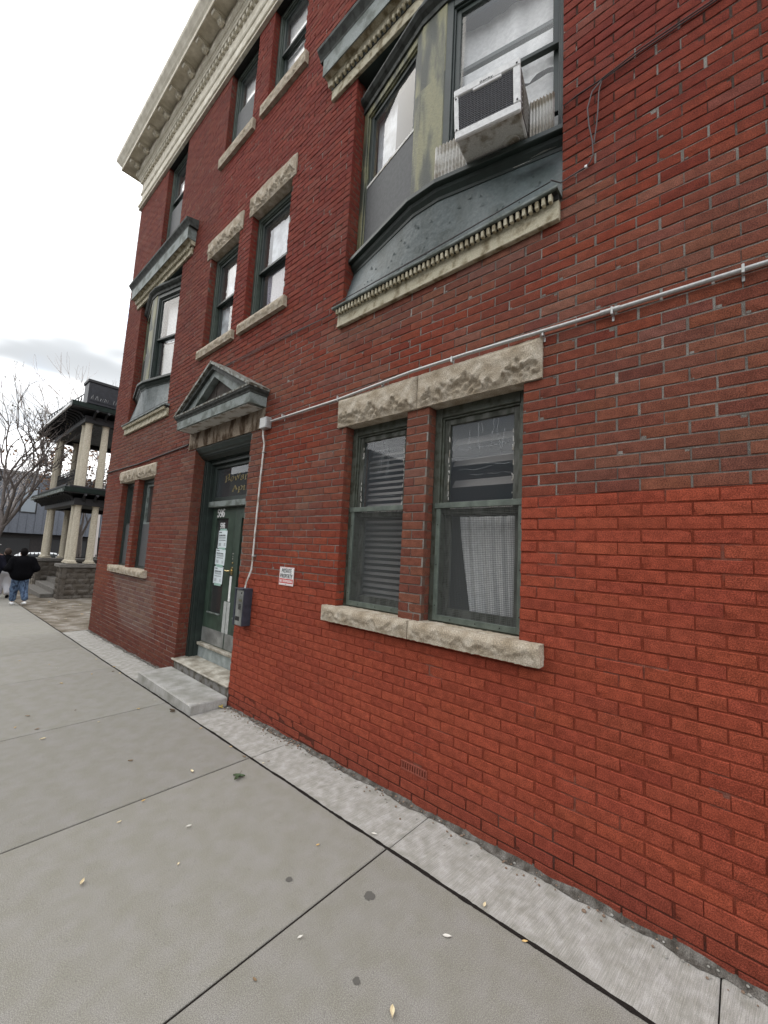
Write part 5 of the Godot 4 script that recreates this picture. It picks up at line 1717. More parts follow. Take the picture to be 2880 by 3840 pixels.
func leaves() -> void:
	rng.seed = 19
	var big := thing("fallen_leaf", "curled dark green leaf lying alone on the pavement near the tarred joint", "leaf", V(-2.03, gy(-2.03, 0.66), 0.66))
	var m := MB.new()
	leaf(V(0, 0, 0), 0.095, 0.7, 0.22, m); leaf(V(0.02, 0.004, 0.025), 0.07, 1.9, 0.25, m)
	obj("blade", m, mat(lin(0.055, 0.085, 0.035), 0.7), big)
	var st := MB.new()
	st.tube(PackedVector3Array([V(-0.03, 0.006, -0.02), V(-0.055, 0.012, -0.055)]), 0.0016, 5)
	obj("stalk", st, mat(lin(0.09, 0.07, 0.04), 0.8), big)
	var y := thing("fallen_leaf", "yellow crumpled leaf lying at the right foot of the concrete step", "leaf", V(-3.44, gy(-3.44, 0.10) + 0.004, 0.10))
	var m2 := MB.new()
	leaf(V(0, 0, 0), 0.065, 0.3, 0.4, m2); leaf(V(0.01, 0.012, -0.01), 0.05, 2.2, 0.5, m2)
	obj("blade", m2, mat(lin(0.55, 0.43, 0.13), 0.8), y)
	var b := thing("fallen_leaf", "brown shrivelled leaf by the front corner of the concrete step", "leaf", V(-3.72, gy(-3.72, 0.50), 0.50))
	var m3 := MB.new()
	leaf(V(0, 0, 0), 0.07, 0.5, 0.35, m3); leaf(V(0.035, 0, 0.01), 0.05, 1.1, 0.3, m3)
	obj("blade", m3, mat(lin(0.10, 0.07, 0.045), 0.9), b)
	var tones := [mat(lin(0.72, 0.62, 0.42), 0.9), mat(lin(0.66, 0.46, 0.20), 0.9), mat(lin(0.20, 0.13, 0.07), 0.9), mat(lin(0.66, 0.64, 0.58), 0.9)]
	for k in 44:
		var x := rng.randf_range(-8.5, 0.2)
		var z := rng.randf_range(0.5, 1.75)
		if k % 3 == 0: z = rng.randf_range(0.36, 0.52)
		if z < 0.42 and x < -3.4: z += 0.12
		var ti := rng.randi() % 4
		var spot := "on the pale strip along the wall" if z < 0.43 else ("on the pavement slabs in front of the two windows" if x > -2.2 else ("on the pavement slabs before the door step" if x > -6.0 else "on the farther pavement slabs towards the lane"))
		var o := thing("fallen_leaf", "small %s dry leaf scrap lying %s" % [["cream", "ochre", "brown", "whitish"][ti], spot], "leaf", V(x, gy(x, z), z), rng.randf() * 6.0, "dry leaf scraps scattered on the pavement")
		var lm := MB.new()
		leaf(V(0, 0, 0), rng.randf_range(0.018, 0.046), 0.0, rng.randf_range(0.1, 0.4), lm)
		obj("blade", lm, tones[ti], o)
	for k in 26:
		var x := rng.randf_range(-15.5, -9.6)
		var z := rng.randf_range(-1.6, 0.3)
		var ti := rng.randi() % 4
		var o := thing("fallen_leaf", "%s dry leaf lying on the dusty lane %s" % [["cream", "ochre", "brown", "whitish"][ti], "near the corner of the brick house" if x > -12.5 else "near the stone pier of the porch"], "leaf", V(x, gy(x, z) - 0.004, z), rng.randf() * 6.0, "dry leaves on the lane")
		var lm := MB.new()
		leaf(V(0, 0, 0), rng.randf_range(0.03, 0.07), 0.0, rng.randf_range(0.1, 0.4), lm)
		obj("blade", lm, tones[ti], o)
	# gum spots and drips trodden into the concrete
	for q in [[-0.549, 0.76, 0.028, "dark round oil spot on the pavement slab nearest the camera"], [-0.30, 1.10, 0.016, "faint grey gum spot nearer the camera than the oil spot"], [-0.93, 0.98, 0.018, "reddish-grey trodden spot left of the dark oil spot"]]:
		var sp := MB.new()
		var nzz := noise(int(q[0] * 100), 2.0, 2)
		for s in 20:
			var a0 := TAU * s / 20.0
			var a1 := TAU * (s + 1) / 20.0
			var r0: float = q[2] * (1.0 + 0.35 * nzz.get_noise_2d(cos(a0), sin(a0)))
			var r1: float = q[2] * (1.0 + 0.35 * nzz.get_noise_2d(cos(a1), sin(a1)))
			sp.tri(V(0, 0, 0), V(cos(a0) * r0, 0, sin(a0) * r0), V(cos(a1) * r1, 0, sin(a1) * r1), V(0, 1, 0))
		var t := thing("stain", q[3], "stain", V(q[0], gy(q[0], q[1]) + 0.0025, q[1]))
		obj("spot", sp, mat(lin(0.10, 0.095, 0.085), 0.8), t)

# ---------------------------------------------------------------- the neighbour's porch, the far side, people
func column(parent: Node, x: float, z: float, y0: float, y1: float, r: float, plinth: bool) -> void:
	var m := MB.new()
	var h := y1 - y0
	var pr := PackedVector2Array()
	for k in 9:
		var t := k / 8.0
		pr.append(Vector2(r * (1.0 - 0.16 * t * t), y0 + h * t))
	m.lathe(V(x, 0, z), pr, 18)
	var c := obj("column", m, M.column, parent)
	var b := MB.new()
	b.lathe(V(x, 0, z), pv([r * 0.84, y1 - 0.075, r * 0.92, y1 - 0.07, r * 0.92, y1 - 0.055, r * 0.84, y1 - 0.05]), 16)
	b.lathe(V(x, 0, z), pv([r * 0.86, y1 - 0.03, r * 1.08, y1 - 0.004, r * 1.08, y1]), 16)
	if plinth: b.lathe(V(x, 0, z), pv([r * 1.0, y0 - 0.045, r * 1.30, y0 - 0.040, r * 1.36, y0 - 0.018, r * 1.28, y0 + 0.003, r * 1.08, y0 + 0.012, r, y0 + 0.03]), 18)
	obj("ring", b, M.column, c)
	if plinth:
		var p := MB.new()
		p.box(V(x - r * 1.4, y0 - 0.085, z - r * 1.4), V(x + r * 1.4, y0 - 0.045, z + r * 1.4), 0.006)
		obj("plinth", p, M.column, c)

func stone_face(parent: Node, a: Vector3, b: Vector3, y0: float, y1: float, seed_: int, first: float) -> void:
	# courses of rock-faced blocks along the line a-b, facing to the left of travel seen from above
	var d := (b - a)
	var len_ := d.length()
	var rows := 6
	rng.seed = seed_
	for r in rows:
		var ya := lerpf(y0, y1, float(r) / rows) + 0.003
		var yb := lerpf(y0, y1, float(r + 1) / rows) - 0.003
		var x := 0.0
		while x < len_ - 0.02:
			var w := minf(rng.randf_range(0.26, 0.52), len_ - x)
			if len_ - x - w < 0.14: w = len_ - x
			var o := rock("stone_block", [0.003, w - 0.003, ya, yb], -0.12, 0.0, rng.randi() % 9999, parent, M.stone_grey, 0.035)
			o.transform = facing(a.x + d.x / len_ * x, a.z + d.z / len_ * x, d.x, d.z)
			x += w

func porch() -> void:
	M.column = mat(lin(0.76, 0.70, 0.58), 0.8, surf(130, 0.22, 0.02, 0.84, 0.84, Color(0.97, 0.95, 0.9)), 1.5, M.nf, 0.3)
	M.trim_green = mat(lin(0.016, 0.036, 0.030), 0.5, M.paint, 1.0)
	M.trim_black = mat(lin(0.015, 0.015, 0.017), 0.6)
	M.ceiling_boards = mat(lin(0.34, 0.35, 0.36), 0.7, M.paint, 1.0)
	M.planter = mat(lin(0.024, 0.026, 0.036), 0.5, M.paint, 1.0)
	M.step_old = mat(lin(0.33, 0.31, 0.28), 0.9, M.grain, 1.0)
	M.iron = mat(lin(0.010, 0.010, 0.012), 0.5)
	var h := thing("porch_house", "neighbouring house with a two-storey porch of paired cream columns on grey stone piers", "house", V(-15.8, 0, -0.58))
	# piers (x, z relative to the near front corner)
	for q in [[-0.78, 0.0, 3.1], [-5.1, -4.2, 3.1]]:
		var x0: float = q[0]
		var x1: float = q[1]
		var core := MB.new()
		core.box(V(x0 + 0.06, -0.42, -q[2]), V(x1 - 0.06, 0.72, -0.06))
		var p := obj("pier", core, M.stone_grey, h)
		p.set_meta("fine", false)
		stone_face(p, V(x0, 0, -0.05), V(x1, 0, -0.05), -0.38, 0.72, 61 + int(x0 * 10), 0.0)
		stone_face(p, V(x1 - 0.05, 0, 0), V(x1 - 0.05, 0, -2.2), -0.38, 0.72, 91 + int(x0 * 10), 0.0)
		var cap := MB.new()
		cap.box(V(x0 - 0.03, 0.722, -q[2]), V(x1 + 0.03, 0.83, 0.04), 0.01)
		obj("cap", cap, M.step_old, p)
	for q in [[-0.17, -0.28], [-0.64, -0.28], [-0.17, -0.78], [-4.40, -0.28], [-4.90, -0.28], [-4.40, -0.78]]:
		column(h, q[0], q[1], 0.94, 2.82, 0.108, true)
		column(h, q[0], q[1], 3.47, 5.68, 0.115, false)
	# beams, eaves, brackets, ceilings
	for lv in [[2.82, 3.20, 3.31, 0.20, 3.2], [5.68, 6.06, 6.37, 0.33, 3.2]]:
		var y: float = lv[0]
		var ey: float = lv[1]
		var o: float = lv[3]
		var bm := MB.new()
		bm.box(V(-5.1, y, -0.42), V(0.0, y + 0.24, -0.12), 0.01)
		bm.box(V(-0.30, y + 0.001, -3.0), V(0.001, y + 0.241, -0.42), 0.01)
		bm.box(V(-5.1, y + 0.001, -3.0), V(-4.8, y + 0.241, -0.42), 0.01)
		bm.box(V(-5.1, y + 0.002, -3.05), V(0.0, y + 0.20, -2.8), 0.01)
		obj("beam", bm, M.trim_black, h)
		for q in [[-0.17, -0.28], [-0.64, -0.28], [-0.17, -0.78], [-4.40, -0.28], [-4.90, -0.28], [-4.40, -0.78]]:
			var ab := MB.new()
			ab.box(V(q[0] - 0.15, y - 0.0, q[1] - 0.15), V(q[0] + 0.15, y + 0.05, q[1] + 0.15), 0.012)
			obj("abacus", ab, M.trim_black, h)
		var cl := MB.new()
		cl.box(V(-4.8, y + 0.16, -2.8), V(-0.30, y + 0.19, -0.42))
		obj("ceiling", cl, M.ceiling_boards if y > 4.0 else M.trim_black, h)
		var ev := MB.new()
		ev.sweep(pv([o, -3.2, o, o, -6.2, o, -6.2, -3.2]) if false else pv([o + 0.0, -3.2, o, o, -6.0, o, -6.0, -3.2]), pv([-0.8, ey + 0.02, -0.02, ey + 0.02, 0.0, ey + 0.04, 0.02, ey + 0.14, 0.03, ey + 0.18, -0.8, ey + 0.24]))
		obj("eave", ev, M.trim_green, h)
		var sf := MB.new()
		sf.box(V(-5.95, ey + 0.0, -3.0), V(o - 0.02, ey + 0.018, o - 0.02))
		obj("soffit", sf, M.trim_black, h)
		var st := MB.new()
		st.box(V(-5.95, ey + 0.0, o + 0.0), V(o - 0.12, ey + 0.11, o + 0.06), 0.01)
		obj("gutter", st, M.white if y > 4.0 else M.fascia, h)
		var br := MB.new()
		var zz := -0.12
		br.tube(PackedVector3Array([V(0, ey - 0.22, zz), V(0, ey - 0.15, zz + 0.05), V(0, ey - 0.09, zz + 0.10), V(0, ey - 0.05, zz + 0.2), V(0, ey - 0.03, o - 0.03)]), 0.045, 7)
		var bmesh := br.mesh()
		for k in 17:
			obm("bracket", bmesh, M.trim_black, h, Transform3D(Basis(), V(-5.6 + k * 0.34, 0.0, 0)))
		for k in 4:
			obm("bracket", bmesh, M.trim_black, h, Transform3D(Basis(V(0, 1, 0), PI / 2), V(-0.0 + 0.12, 0.0, -0.4 - k * 0.4)) if false else Transform3D(Basis(V(0, 1, 0), PI / 2), V(0.12, 0.0, -0.35 - k * 0.34)))
	# balcony deck with kerb and railing
	var dk := MB.new()
	dk.box(V(-5.9, 3.38, -3.0), V(0.12, 3.455, 0.08), 0.01)
	obj("balcony_deck", dk, M.trim_black, h)
	var kb := MB.new()
	kb.box(V(-5.6, 3.455, -0.02), V(-0.75, 3.56, 0.03), 0.006)
	obj("kerb_board", kb, M.planter, h)
	for q in [[V(-4.25, 0, -0.28), V(-0.82, 0, -0.28)], [V(-0.17, 0, -0.40), V(-0.17, 0, -0.66)], [V(-0.17, 0, -0.9), V(-0.17, 0, -2.6)], [V(-4.4, 0, -0.9), V(-4.4, 0, -2.6)], [V(-4.2, 0, -2.75), V(-0.3, 0, -2.75)]]:
		var rl := MB.new()
		var a: Vector3 = q[0]
		var b: Vector3 = q[1]
		for y in [3.56, 3.74, 4.08, 4.18]: rl.tube(PackedVector3Array([a + V(0, y, 0), b + V(0, y, 0)]), 0.013 if y > 4.0 else 0.009, 5)
		var cnt := maxi(2, int(a.distance_to(b) / 0.11))
		for k in cnt + 1: rl.tube(PackedVector3Array([a.lerp(b, float(k) / cnt) + V(0, 3.5, 0), a.lerp(b, float(k) / cnt) + V(0, 4.18, 0)]), 0.007, 4)
		for k in cnt: 
			var p := a.lerp(b, (k + 0.5) / cnt)
			var rg := PackedVector3Array()
			var dd := (b - a).normalized()
			for s in 9: rg.append(p + V(0, 3.91, 0) + dd * (0.045 * cos(s * TAU / 8.0)) + V(0, 0.10 * sin(s * TAU / 8.0), 0))
			rl.tube(rg, 0.006, 4)
		obj("railing", rl, M.iron, h)
	# dark box on the porch roof with pigeon spikes and a rail
	var bx := MB.new()
	bx.box(V(-0.62, 6.36, -2.9), V(0.0, 7.18, -0.10), 0.006)
	var rb := obj("roof_box", bx, M.planter, h)
	var lid := MB.new()
	lid.box(V(-0.66, 7.10, -2.94), V(0.03, 7.20, -0.06), 0.01)
	obj("lid", lid, M.trim_black, rb)
	var pl := MB.new()
	pl.box(V(0.001, 6.46, -2.8), V(0.012, 7.02, -0.18), 0.003)
	obj("panel", pl, M.planter, rb)
	var sp := MB.new()
	rng.seed = 8
	for k in 26:
		var z := -0.15 - k * 0.055 - rng.randf() * 0.02
		if k > 9 and k < 12: continue
		sp.tube(PackedVector3Array([V(0.20, 6.46, z), V(0.20 + rng.randf_range(-0.05, 0.05), 6.56 + rng.randf() * 0.06, z + rng.randf_range(-0.04, 0.04))]), 0.0035, 4)
	kind(obj("bird_spikes", sp, M.zinc, rb), "stuff")
	var rr := MB.new()
	rr.tube(PackedVector3Array([V(-0.6, 6.78, -0.1), V(-5.0, 6.72, 0.2)]), 0.02, 5)
	rr.tube(PackedVector3Array([V(-0.6, 6.50, -0.1), V(-5.0, 6.46, 0.2)]), 0.015, 5)
	for k in 12: rr.tube(PackedVector3Array([V(-0.7 - k * 0.36, 6.44, -0.1 + k * 0.025), V(-0.88 - k * 0.36, 6.78, -0.1 + k * 0.025), V(-1.06 - k * 0.36, 6.44, -0.1 + k * 0.025)]), 0.012, 4)
	obj("roof_railing", rr, M.iron, h)
	# steps between the piers
	for k in 3:
		var s := MB.new()
		var y := -0.20 + k * 0.165
		s.box(V([-4.35, -4.15, -4.15][k], -0.42 - k * 0.01, -1.6), V([-0.80, -0.80, -0.80][k], y, [0.31, -0.02, -0.35][k]), 0.012)
		obj("step", s, M.step_old, h)
	var fl := MB.new()
	fl.box(V(-5.05, -0.4, -3.0), V(-0.06, 0.30, -0.68), 0.01)
	obj("porch_floor", fl, M.step_old, h)
	# the house behind
	var w := MB.new()
	w.box(V(-6.2, -0.4, -12.0), V(-0.3, 7.2, -3.05))
	var body := obj("house_wall", w, mat(lin(0.30, 0.22, 0.15), 0.9, M.grain, 1.2), h)
	for q in [[-4.6, -3.6, 0.9, 2.4], [-1.9, -0.9, 0.9, 2.4], [-3.3, -2.2, 0.3, 2.5], [-4.6, -3.5, 3.9, 5.3], [-2.2, -1.1, 3.9, 5.3]]:
		var wm := MB.new()
		wm.box(V(q[0], q[2], -3.05), V(q[1], q[3], -2.99), 0.01)
		var wi := obj("window", wm, M.trim_black, body)
		wi.set_meta("label", "dark window under the neighbour's porch")
	var rf := MB.new()
	rf.box(V(-6.5, 7.2, -12.2), V(0.0, 7.5, -2.9), 0.02)
	obj("roof", rf, M.trim_black, h)

func branch(m: MB, tips: PackedVector3Array, a: Vector3, d: Vector3, r: float, len_: float, depth: int) -> void:
	var pts := PackedVector3Array([a])
	var p := a
	var dd := d
	var seg := 5 if depth > 3 else 4
	for k in seg:
		dd = (dd + V(rng.randf_range(-1, 1), rng.randf_range(-0.5, 0.8), rng.randf_range(-1, 1)) * 0.16).normalized()
		p += dd * len_ / seg
		pts.append(p)
	m.tube(pts, r, 7 if depth > 3 else (5 if depth > 1 else 4), r * 0.62, depth == 0)
	if depth == 0:
		tips.append(p)
		return
	var n := 2 + int(rng.randf() < 0.35)
	for k in n:
		var ax := dd.cross(V(rng.randf_range(-1, 1), rng.randf_range(-1, 1), rng.randf_range(-1, 1))).normalized()
		var nd := dd.rotated(ax, rng.randf_range(0.25, 0.75))
		nd = (nd + V(0, 0.18, 0)).normalized()
		branch(m, tips, p - dd * (0.02 * k), nd, r * rng.randf_range(0.55, 0.70), len_ * rng.randf_range(0.68, 0.88), depth - 1)
	if depth > 1 and rng.randf() < 0.8:
		var q := pts[2 + rng.randi() % (seg - 2)]
		var ax2 := dd.cross(V(rng.randf_range(-1, 1), 0.2, rng.randf_range(-1, 1))).normalized()
		branch(m, tips, q, (dd.rotated(ax2, rng.randf_range(0.6, 1.1)) + V(0, 0.1, 0)).normalized(), r * 0.42, len_ * 0.6, depth - 2)

func tree(label: String, at: Vector3, lean: Vector3, r: float, first: float, depth: int, seed_: int, bark: Material, leaf_m: Material, leaf_share: float, leaf_size: float, group := "") -> void:
	rng.seed = seed_
	var t := thing("bare_tree" if leaf_share < 0.5 else "autumn_tree", label, "tree", at, 0.0, group)
	var tm := MB.new()
	var trunk_top := lean * first
	var pts := PackedVector3Array([V(0, -0.3, 0), V(0, 0.1, 0), lean * first * 0.35 + V(0.05, 0, 0.04), lean * first * 0.7, trunk_top])
	tm.tube(pts, r * 1.1, 10, r * 0.75)
	obj("trunk", tm, bark, t)
	var m := MB.new()
	var tips := PackedVector3Array()
	for k in 4:
		var a := TAU * k / 4.0 + rng.randf()
		branch(m, tips, trunk_top - lean * 0.05 * k, (lean + V(cos(a), 0.2, sin(a)) * rng.randf_range(0.3, 0.8)).normalized(), r * 0.46, first * 0.62, depth)
	obj("limbs", m, bark, t)
	var lm := MB.new()
	for p in tips:
		for q in 3:
			if rng.randf() > leaf_share: continue
			var o := p + V(rng.randf_range(-1, 1), rng.randf_range(-1, 1), rng.randf_range(-1, 1)) * leaf_size * 2.4
			var b := Basis.from_euler(V(rng.randf() * 6, rng.randf() * 6, rng.randf() * 6)) * leaf_size
			lm.quad(o + b * V(-1, 0, 0), o + b * V(0, -0.5, 0.1), o + b * V(1, 0, 0), o + b * V(0, 0.5, 0.1))
	kind(obj("leaves", lm, leaf_m, t), "stuff")

func car(label: String, at: Vector3, turn: float) -> void:
	var c := thing("parked_car", label, "car", at, turn)
	var prof := pv([-2.1, 0.35, -2.15, 0.62, -1.95, 0.78, -1.25, 0.86, -0.65, 1.32, 0.75, 1.38, 1.45, 0.98, 2.0, 0.92, 2.15, 0.70, 2.1, 0.35])
	var m := MB.new()
	var ids := Geometry2D.triangulate_polygon(prof)
	var white := mat(lin(0.78, 0.79, 0.80), 0.25)
	for k in prof.size():
		var a := prof[k]
		var b := prof[(k + 1) % prof.size()]
		var wa := 0.86 if a.y < 1.0 else 0.66
		var wb := 0.86 if b.y < 1.0 else 0.66
		m.quad(V(a.x, a.y, -wa), V(b.x, b.y, -wb), V(b.x, b.y, wb), V(a.x, a.y, wa), V(0, 1, 0) if a.y > 0.5 or b.y > 0.5 else V(0, -1, 0))
	for s in [-1.0, 1.0]:
		for k in range(0, ids.size(), 3):
			var q: Array[Vector3] = []
			for e in 3:
				var p := prof[ids[k + e]]
				q.append(V(p.x, p.y, s * (0.86 if p.y < 1.0 else 0.66)))
			m.tri(q[0], q[1], q[2], V(0, 0, s))
	obj("body", m, white, c)
	var g := mat(lin(0.03, 0.035, 0.04), 0.1)
	var w := MB.new()
	w.quad(V(-1.20, 0.90, -0.72), V(-1.20, 0.90, 0.72), V(-0.70, 1.27, 0.60), V(-0.70, 1.27, -0.60), V(-1, 1, 0))
	obj("windscreen", w, g, c)
	for s in [-1.0, 1.0]:
		var sw := MB.new()
		sw.quad(V(-1.0, 0.93, s * 0.845), V(1.2, 1.0, s * 0.83), V(0.7, 1.31, s * 0.70), V(-0.58, 1.27, s * 0.70), V(0, 0, s))
		obj("side_window", sw, g, c)
		for x in [-1.35, 1.35]:
			var wh := MB.new()
			wh.t = Transform3D(Basis(V(1, 0, 0), PI / 2), V(x, 0.32, s * 0.80))
			wh.lathe(V(0, 0, 0), pv([0.0, -0.1, 0.30, -0.1, 0.32, -0.05, 0.32, 0.05, 0.30, 0.1, 0.0, 0.1]), 16)
			obj("wheel", wh, M.black, c)
		var hl := MB.new()
		hl.box(V(-2.165, 0.60, s * 0.55 - 0.14), V(-2.0, 0.74, s * 0.55 + 0.14), 0.02)
		obj("headlight", hl, M.steel, c)

func far_side() -> void:
	var yb := gy(-40.0)
	# dark-clad building across the cross street
	var b := thing("office_building", "dark grey metal-clad building with a brown shopfront below, beyond the porch", "building", V(-44, 0, 0))
	var clad := mat(lin(0.115, 0.125, 0.150), 0.6, surf(140, 0.15, 0.02, 0.93, 0.85), 0.5)
	var m := MB.new()
	m.box(V(-14, 1.9, -34), V(0, 6.75, 7.5))
	var body := obj("upper_wall", m, clad, b)
	rng.seed = 3
	for k in 78:
		var rb := MB.new()
		rb.box(V(0, 1.9, -33.8 + k * 0.52), V(0.05, 6.74, -33.72 + k * 0.52))
		obj("seam", rb, clad, body)
	var lw := MB.new()
	lw.box(V(-14, yb - 0.6, -34), V(-0.8, 1.9, 7.4))
	obj("shopfront", lw, mat(lin(0.035, 0.020, 0.017), 0.6, surf(141, 0.02, 0.02, 0.5, 0.5), 0.4), b)
	for k in 9:
		var z := 6.0 - k * 4.0
		var gw := MB.new()
		gw.box(V(-0.82, yb + 0.5, z - 1.5), V(-0.74, 1.5, z + 1.5), 0.02)
		obj("shop_window", gw, M.black, b)
	for q in [[-3.0, 3.6, 5.9, 0.55], [-9.2, 3.6, 6.0, 0.9], [-15, 3.6, 5.6, 0.9], [2.2, 3.2, 4.6, 1.2]]:
		var wm := MB.new()
		wm.box(V(-0.02, q[1], q[0] - q[3]), V(0.07, q[2], q[0] + q[3]), 0.02)
		var wi := obj("window", wm, M.black, b)
		var pn := MB.new()
		pn.quad(V(0.075, q[1] + 0.1, q[0] - q[3] + 0.1), V(0.075, q[1] + 0.1, q[0] + q[3] - 0.1), V(0.075, q[2] - 0.1, q[0] + q[3] - 0.1), V(0.075, q[2] - 0.1, q[0] - q[3] + 0.1), V(1, 0, 0))
		obj("pane", pn, mat(lin(0.20, 0.225, 0.25), 0.3), wi)
	var lv := MB.new()
	for k in 4: lv.box(V(0.03, 3.05 + k * 0.17, 1.0), V(0.09, 3.16 + k * 0.17, 1.75), 0.01)
	obj("louvre", lv, M.white, b)
	var bal := MB.new()
	bal.box(V(-0.2, 4.5, 1.0), V(1.6, 4.65, 4.8), 0.02); bal.box(V(1.45, 4.65, 1.0), V(1.6, 5.7, 4.8), 0.02); bal.box(V(-0.2, 6.2, 0.9), V(1.7, 6.35, 4.9), 0.02)
	obj("balcony", bal, mat(lin(0.26, 0.245, 0.20), 0.8), b)
	var pk := MB.new()
	pk.sweep(pv([0.1, -34, 0.1, 7.6, -14, 7.6]), pv([-0.4, 6.75, 0.0, 6.75, 0.08, 6.80, 0.08, 7.0, -0.4, 7.05]))
	obj("parapet", pk, mat(lin(0.075, 0.078, 0.085), 0.7), b)
	# far houses that close the street
	for q in [[-62.0, 12.0, 9.0, 8.0, "pale distant house at the far end of the street", 0.34], [-70.0, -20.0, 14.0, 9.0, "distant brown block behind the dark-clad building", 0.16]]:
		var t := thing("distant_house", q[4], "house", V(q[0], gy(q[0]), q[1]))
		var w := MB.new()
		w.box(V(-4, 0, -q[2] * 0.5), V(4, q[3], q[2] * 0.5))
		obj("wall", w, mat(lin(q[5], q[5] * 0.93, q[5] * 0.85), 0.9, M.grain, 0.4), t)
		var rf := MB.new()
		rf.box(V(-4.3, q[3], -q[2] * 0.5 - 0.3), V(4.3, q[3] + 0.5, q[2] * 0.5 + 0.3), 0.1)
		obj("roof", rf, M.soot, t)
		for k in 3:
			for j in 2:
				var ww := MB.new()
				ww.box(V(3.98, 1.0 + j * 3.0, -q[2] * 0.3 + k * q[2] * 0.3 - 0.6), V(4.05, 2.6 + j * 3.0, -q[2] * 0.3 + k * q[2] * 0.3 + 0.6), 0.02)
				obj("window", ww, M.black, t)
	# houses opposite, which the lower panes mirror
	for q in [[-10.5, 16.8, 7.2, "two-storey brown brick house across the street", 0.17, 0.085, 0.065], [6.6, 16.8, 7.8, "two-storey dull grey house across the street", 0.16, 0.155, 0.15], [-33.6, 28.8, 9.4, "two-storey buff house across the street", 0.26, 0.22, 0.17]]:
		var t := thing("house_opposite", q[3], "house", V(q[0], gy(q[0]) - 0.1, 17.5))
		var w := MB.new()
		w.box(V(-q[1] * 0.5, 0, 0), V(q[1] * 0.5, q[2], 9.0))
		obj("wall", w, mat(lin(q[4], q[5], q[6]), 0.9, M.grain, 0.5), t)
		var rf := MB.new()
		rf.box(V(-q[1] * 0.5 - 0.3, q[2], -0.3), V(q[1] * 0.5 + 0.3, q[2] + 0.5, 9.3), 0.08)
		obj("roof", rf, M.soot, t)
		for k in 4:
			for j in 2:
				var ww := MB.new()
				var cx: float = -q[1] * 0.375 + k * q[1] * 0.25
				ww.box(V(cx - 0.55, 1.0 + j * 3.2, -0.05), V(cx + 0.55, 2.7 + j * 3.2, 0.02), 0.02)
				obj("window", ww, M.black, t)
	# iron fence, hedge and cars beyond the porch
	var f := thing("iron_fence", "black iron railing with spear tops past the porch", "fence", V(-23.2, gy(-23.2), -0.2))
	for s in 2:
		var rl := MB.new()
		rl.box(V(-0.02, 0.25 + s * 0.95, -7.0), V(0.02, 0.29 + s * 0.95, 1.0))
		obj("rail", rl, M.iron, f)
	var pm := MB.new()
	pm.tube(PackedVector3Array([V(0, 0, 0), V(0, 1.32, 0)]), 0.014, 5, 0.012)
	pm.lathe(V(0, 1.30, 0), pv([0.008, 0.0, 0.028, 0.04, 0.0, 0.13]), 6)
	var pmesh := pm.mesh()
	for k in 58: obm("picket", pmesh, M.iron, f, Transform3D(Basis(), V(0, 0, 0.95 - k * 0.138)))
	var nh := noise(51, 1.6, 3)
	for q in [[-24.6, -3.6, "dark evergreen shrub behind the left end of the iron railing"], [-25.0, -1.6, "dark evergreen shrub behind the iron railing, nearest the pavement"]]:
		var t := thing("shrub", q[2], "shrub", V(q[0], gy(q[0]), q[1]))
		rng.seed = int(-q[1] * 10)
		var lm := MB.new()
		for k in 1500:
			var d := V(rng.randfn(), rng.randfn() * 0.8, rng.randfn()).normalized()
			var rr := (0.62 + 0.3 * nh.get_noise_3dv(d * 1.2)) * sqrt(rng.randf_range(0.35, 1.0))
			var p := V(0, 0.72, 0) + d * V(rr, rr * 0.9, rr * 1.6)
			var bb := Basis.from_euler(V(rng.randf() * 6, rng.randf() * 6, rng.randf() * 6)) * 0.055
			lm.quad(p + bb * V(-1, 0, 0), p + bb * V(0, -0.5, 0), p + bb * V(1, 0, 0), p + bb * V(0, 0.5, 0))
		kind(obj("foliage", lm, mat(lin(0.028, 0.042, 0.022), 0.7), t), "stuff")
		var sm := MB.new()
		sm.tube(PackedVector3Array([V(0, 0, 0), V(0.04, 0.7, 0)]), 0.035, 6)
		obj("stem", sm, M.soot, t)
	car("white car parked beyond the fence, nearer the pavement", V(-31.5, gy(-31.5) - 0.05, -2.2), PI / 2 + 0.1)
	car("white car parked beyond the fence, seen between the porch columns", V(-31.0, gy(-31.0) - 0.05, -6.6), PI / 2)
	var lp := thing("lamp_post", "thin black post rising behind the walkers", "post", V(-24.5, gy(-24.5), 0.55))
	var pmm := MB.new()
	pmm.tube(PackedVector3Array([V(0, 0, 0), V(0, 4.6, 0)]), 0.045, 8, 0.035)
	pmm.lathe(V(0, 0, 0), pv([0.09, 0.0, 0.09, 0.25, 0.05, 0.4]), 8)
	obj("pole", pmm, M.iron, lp)
	var hd := MB.new()
	hd.box(V(-0.12, 4.6, -0.12), V(0.12, 4.85, 0.12), 0.04)
	obj("head", hd, M.iron, lp)
	var aw := thing("patio_frame", "pale metal frame of a patio awning beyond the walkers", "awning frame", V(-29.0, gy(-29.0), 1.0))
	for q in [[V(0, 0, 0.9), V(0, 2.0, 0.9)], [V(0, 0, -1.0), V(0, 1.75, -1.0)], [V(0, 2.0, 1.6), V(0, 1.70, -1.3)], [V(0, 1.65, 0.9), V(0, 1.6, -1.2)]]:
		var fm := MB.new()
		fm.tube(PackedVector3Array(q), 0.03, 6)
		obj("bar", fm, M.zinc, aw)
	var bark := mat(lin(0.30, 0.255, 0.235), 0.95, M.grain, 1.5)
	var pale := mat(lin(0.42, 0.38, 0.36), 0.95)
	tree("bare street tree with a leaning trunk at the left edge, a few buds left", V(-19.3, gy(-19.3), 1.30), V(-0.10, 0.95, -0.26).normalized(), 0.15, 2.5, 5, 44, bark, mat(lin(0.14, 0.12, 0.06), 0.9), 0.16, 0.05)
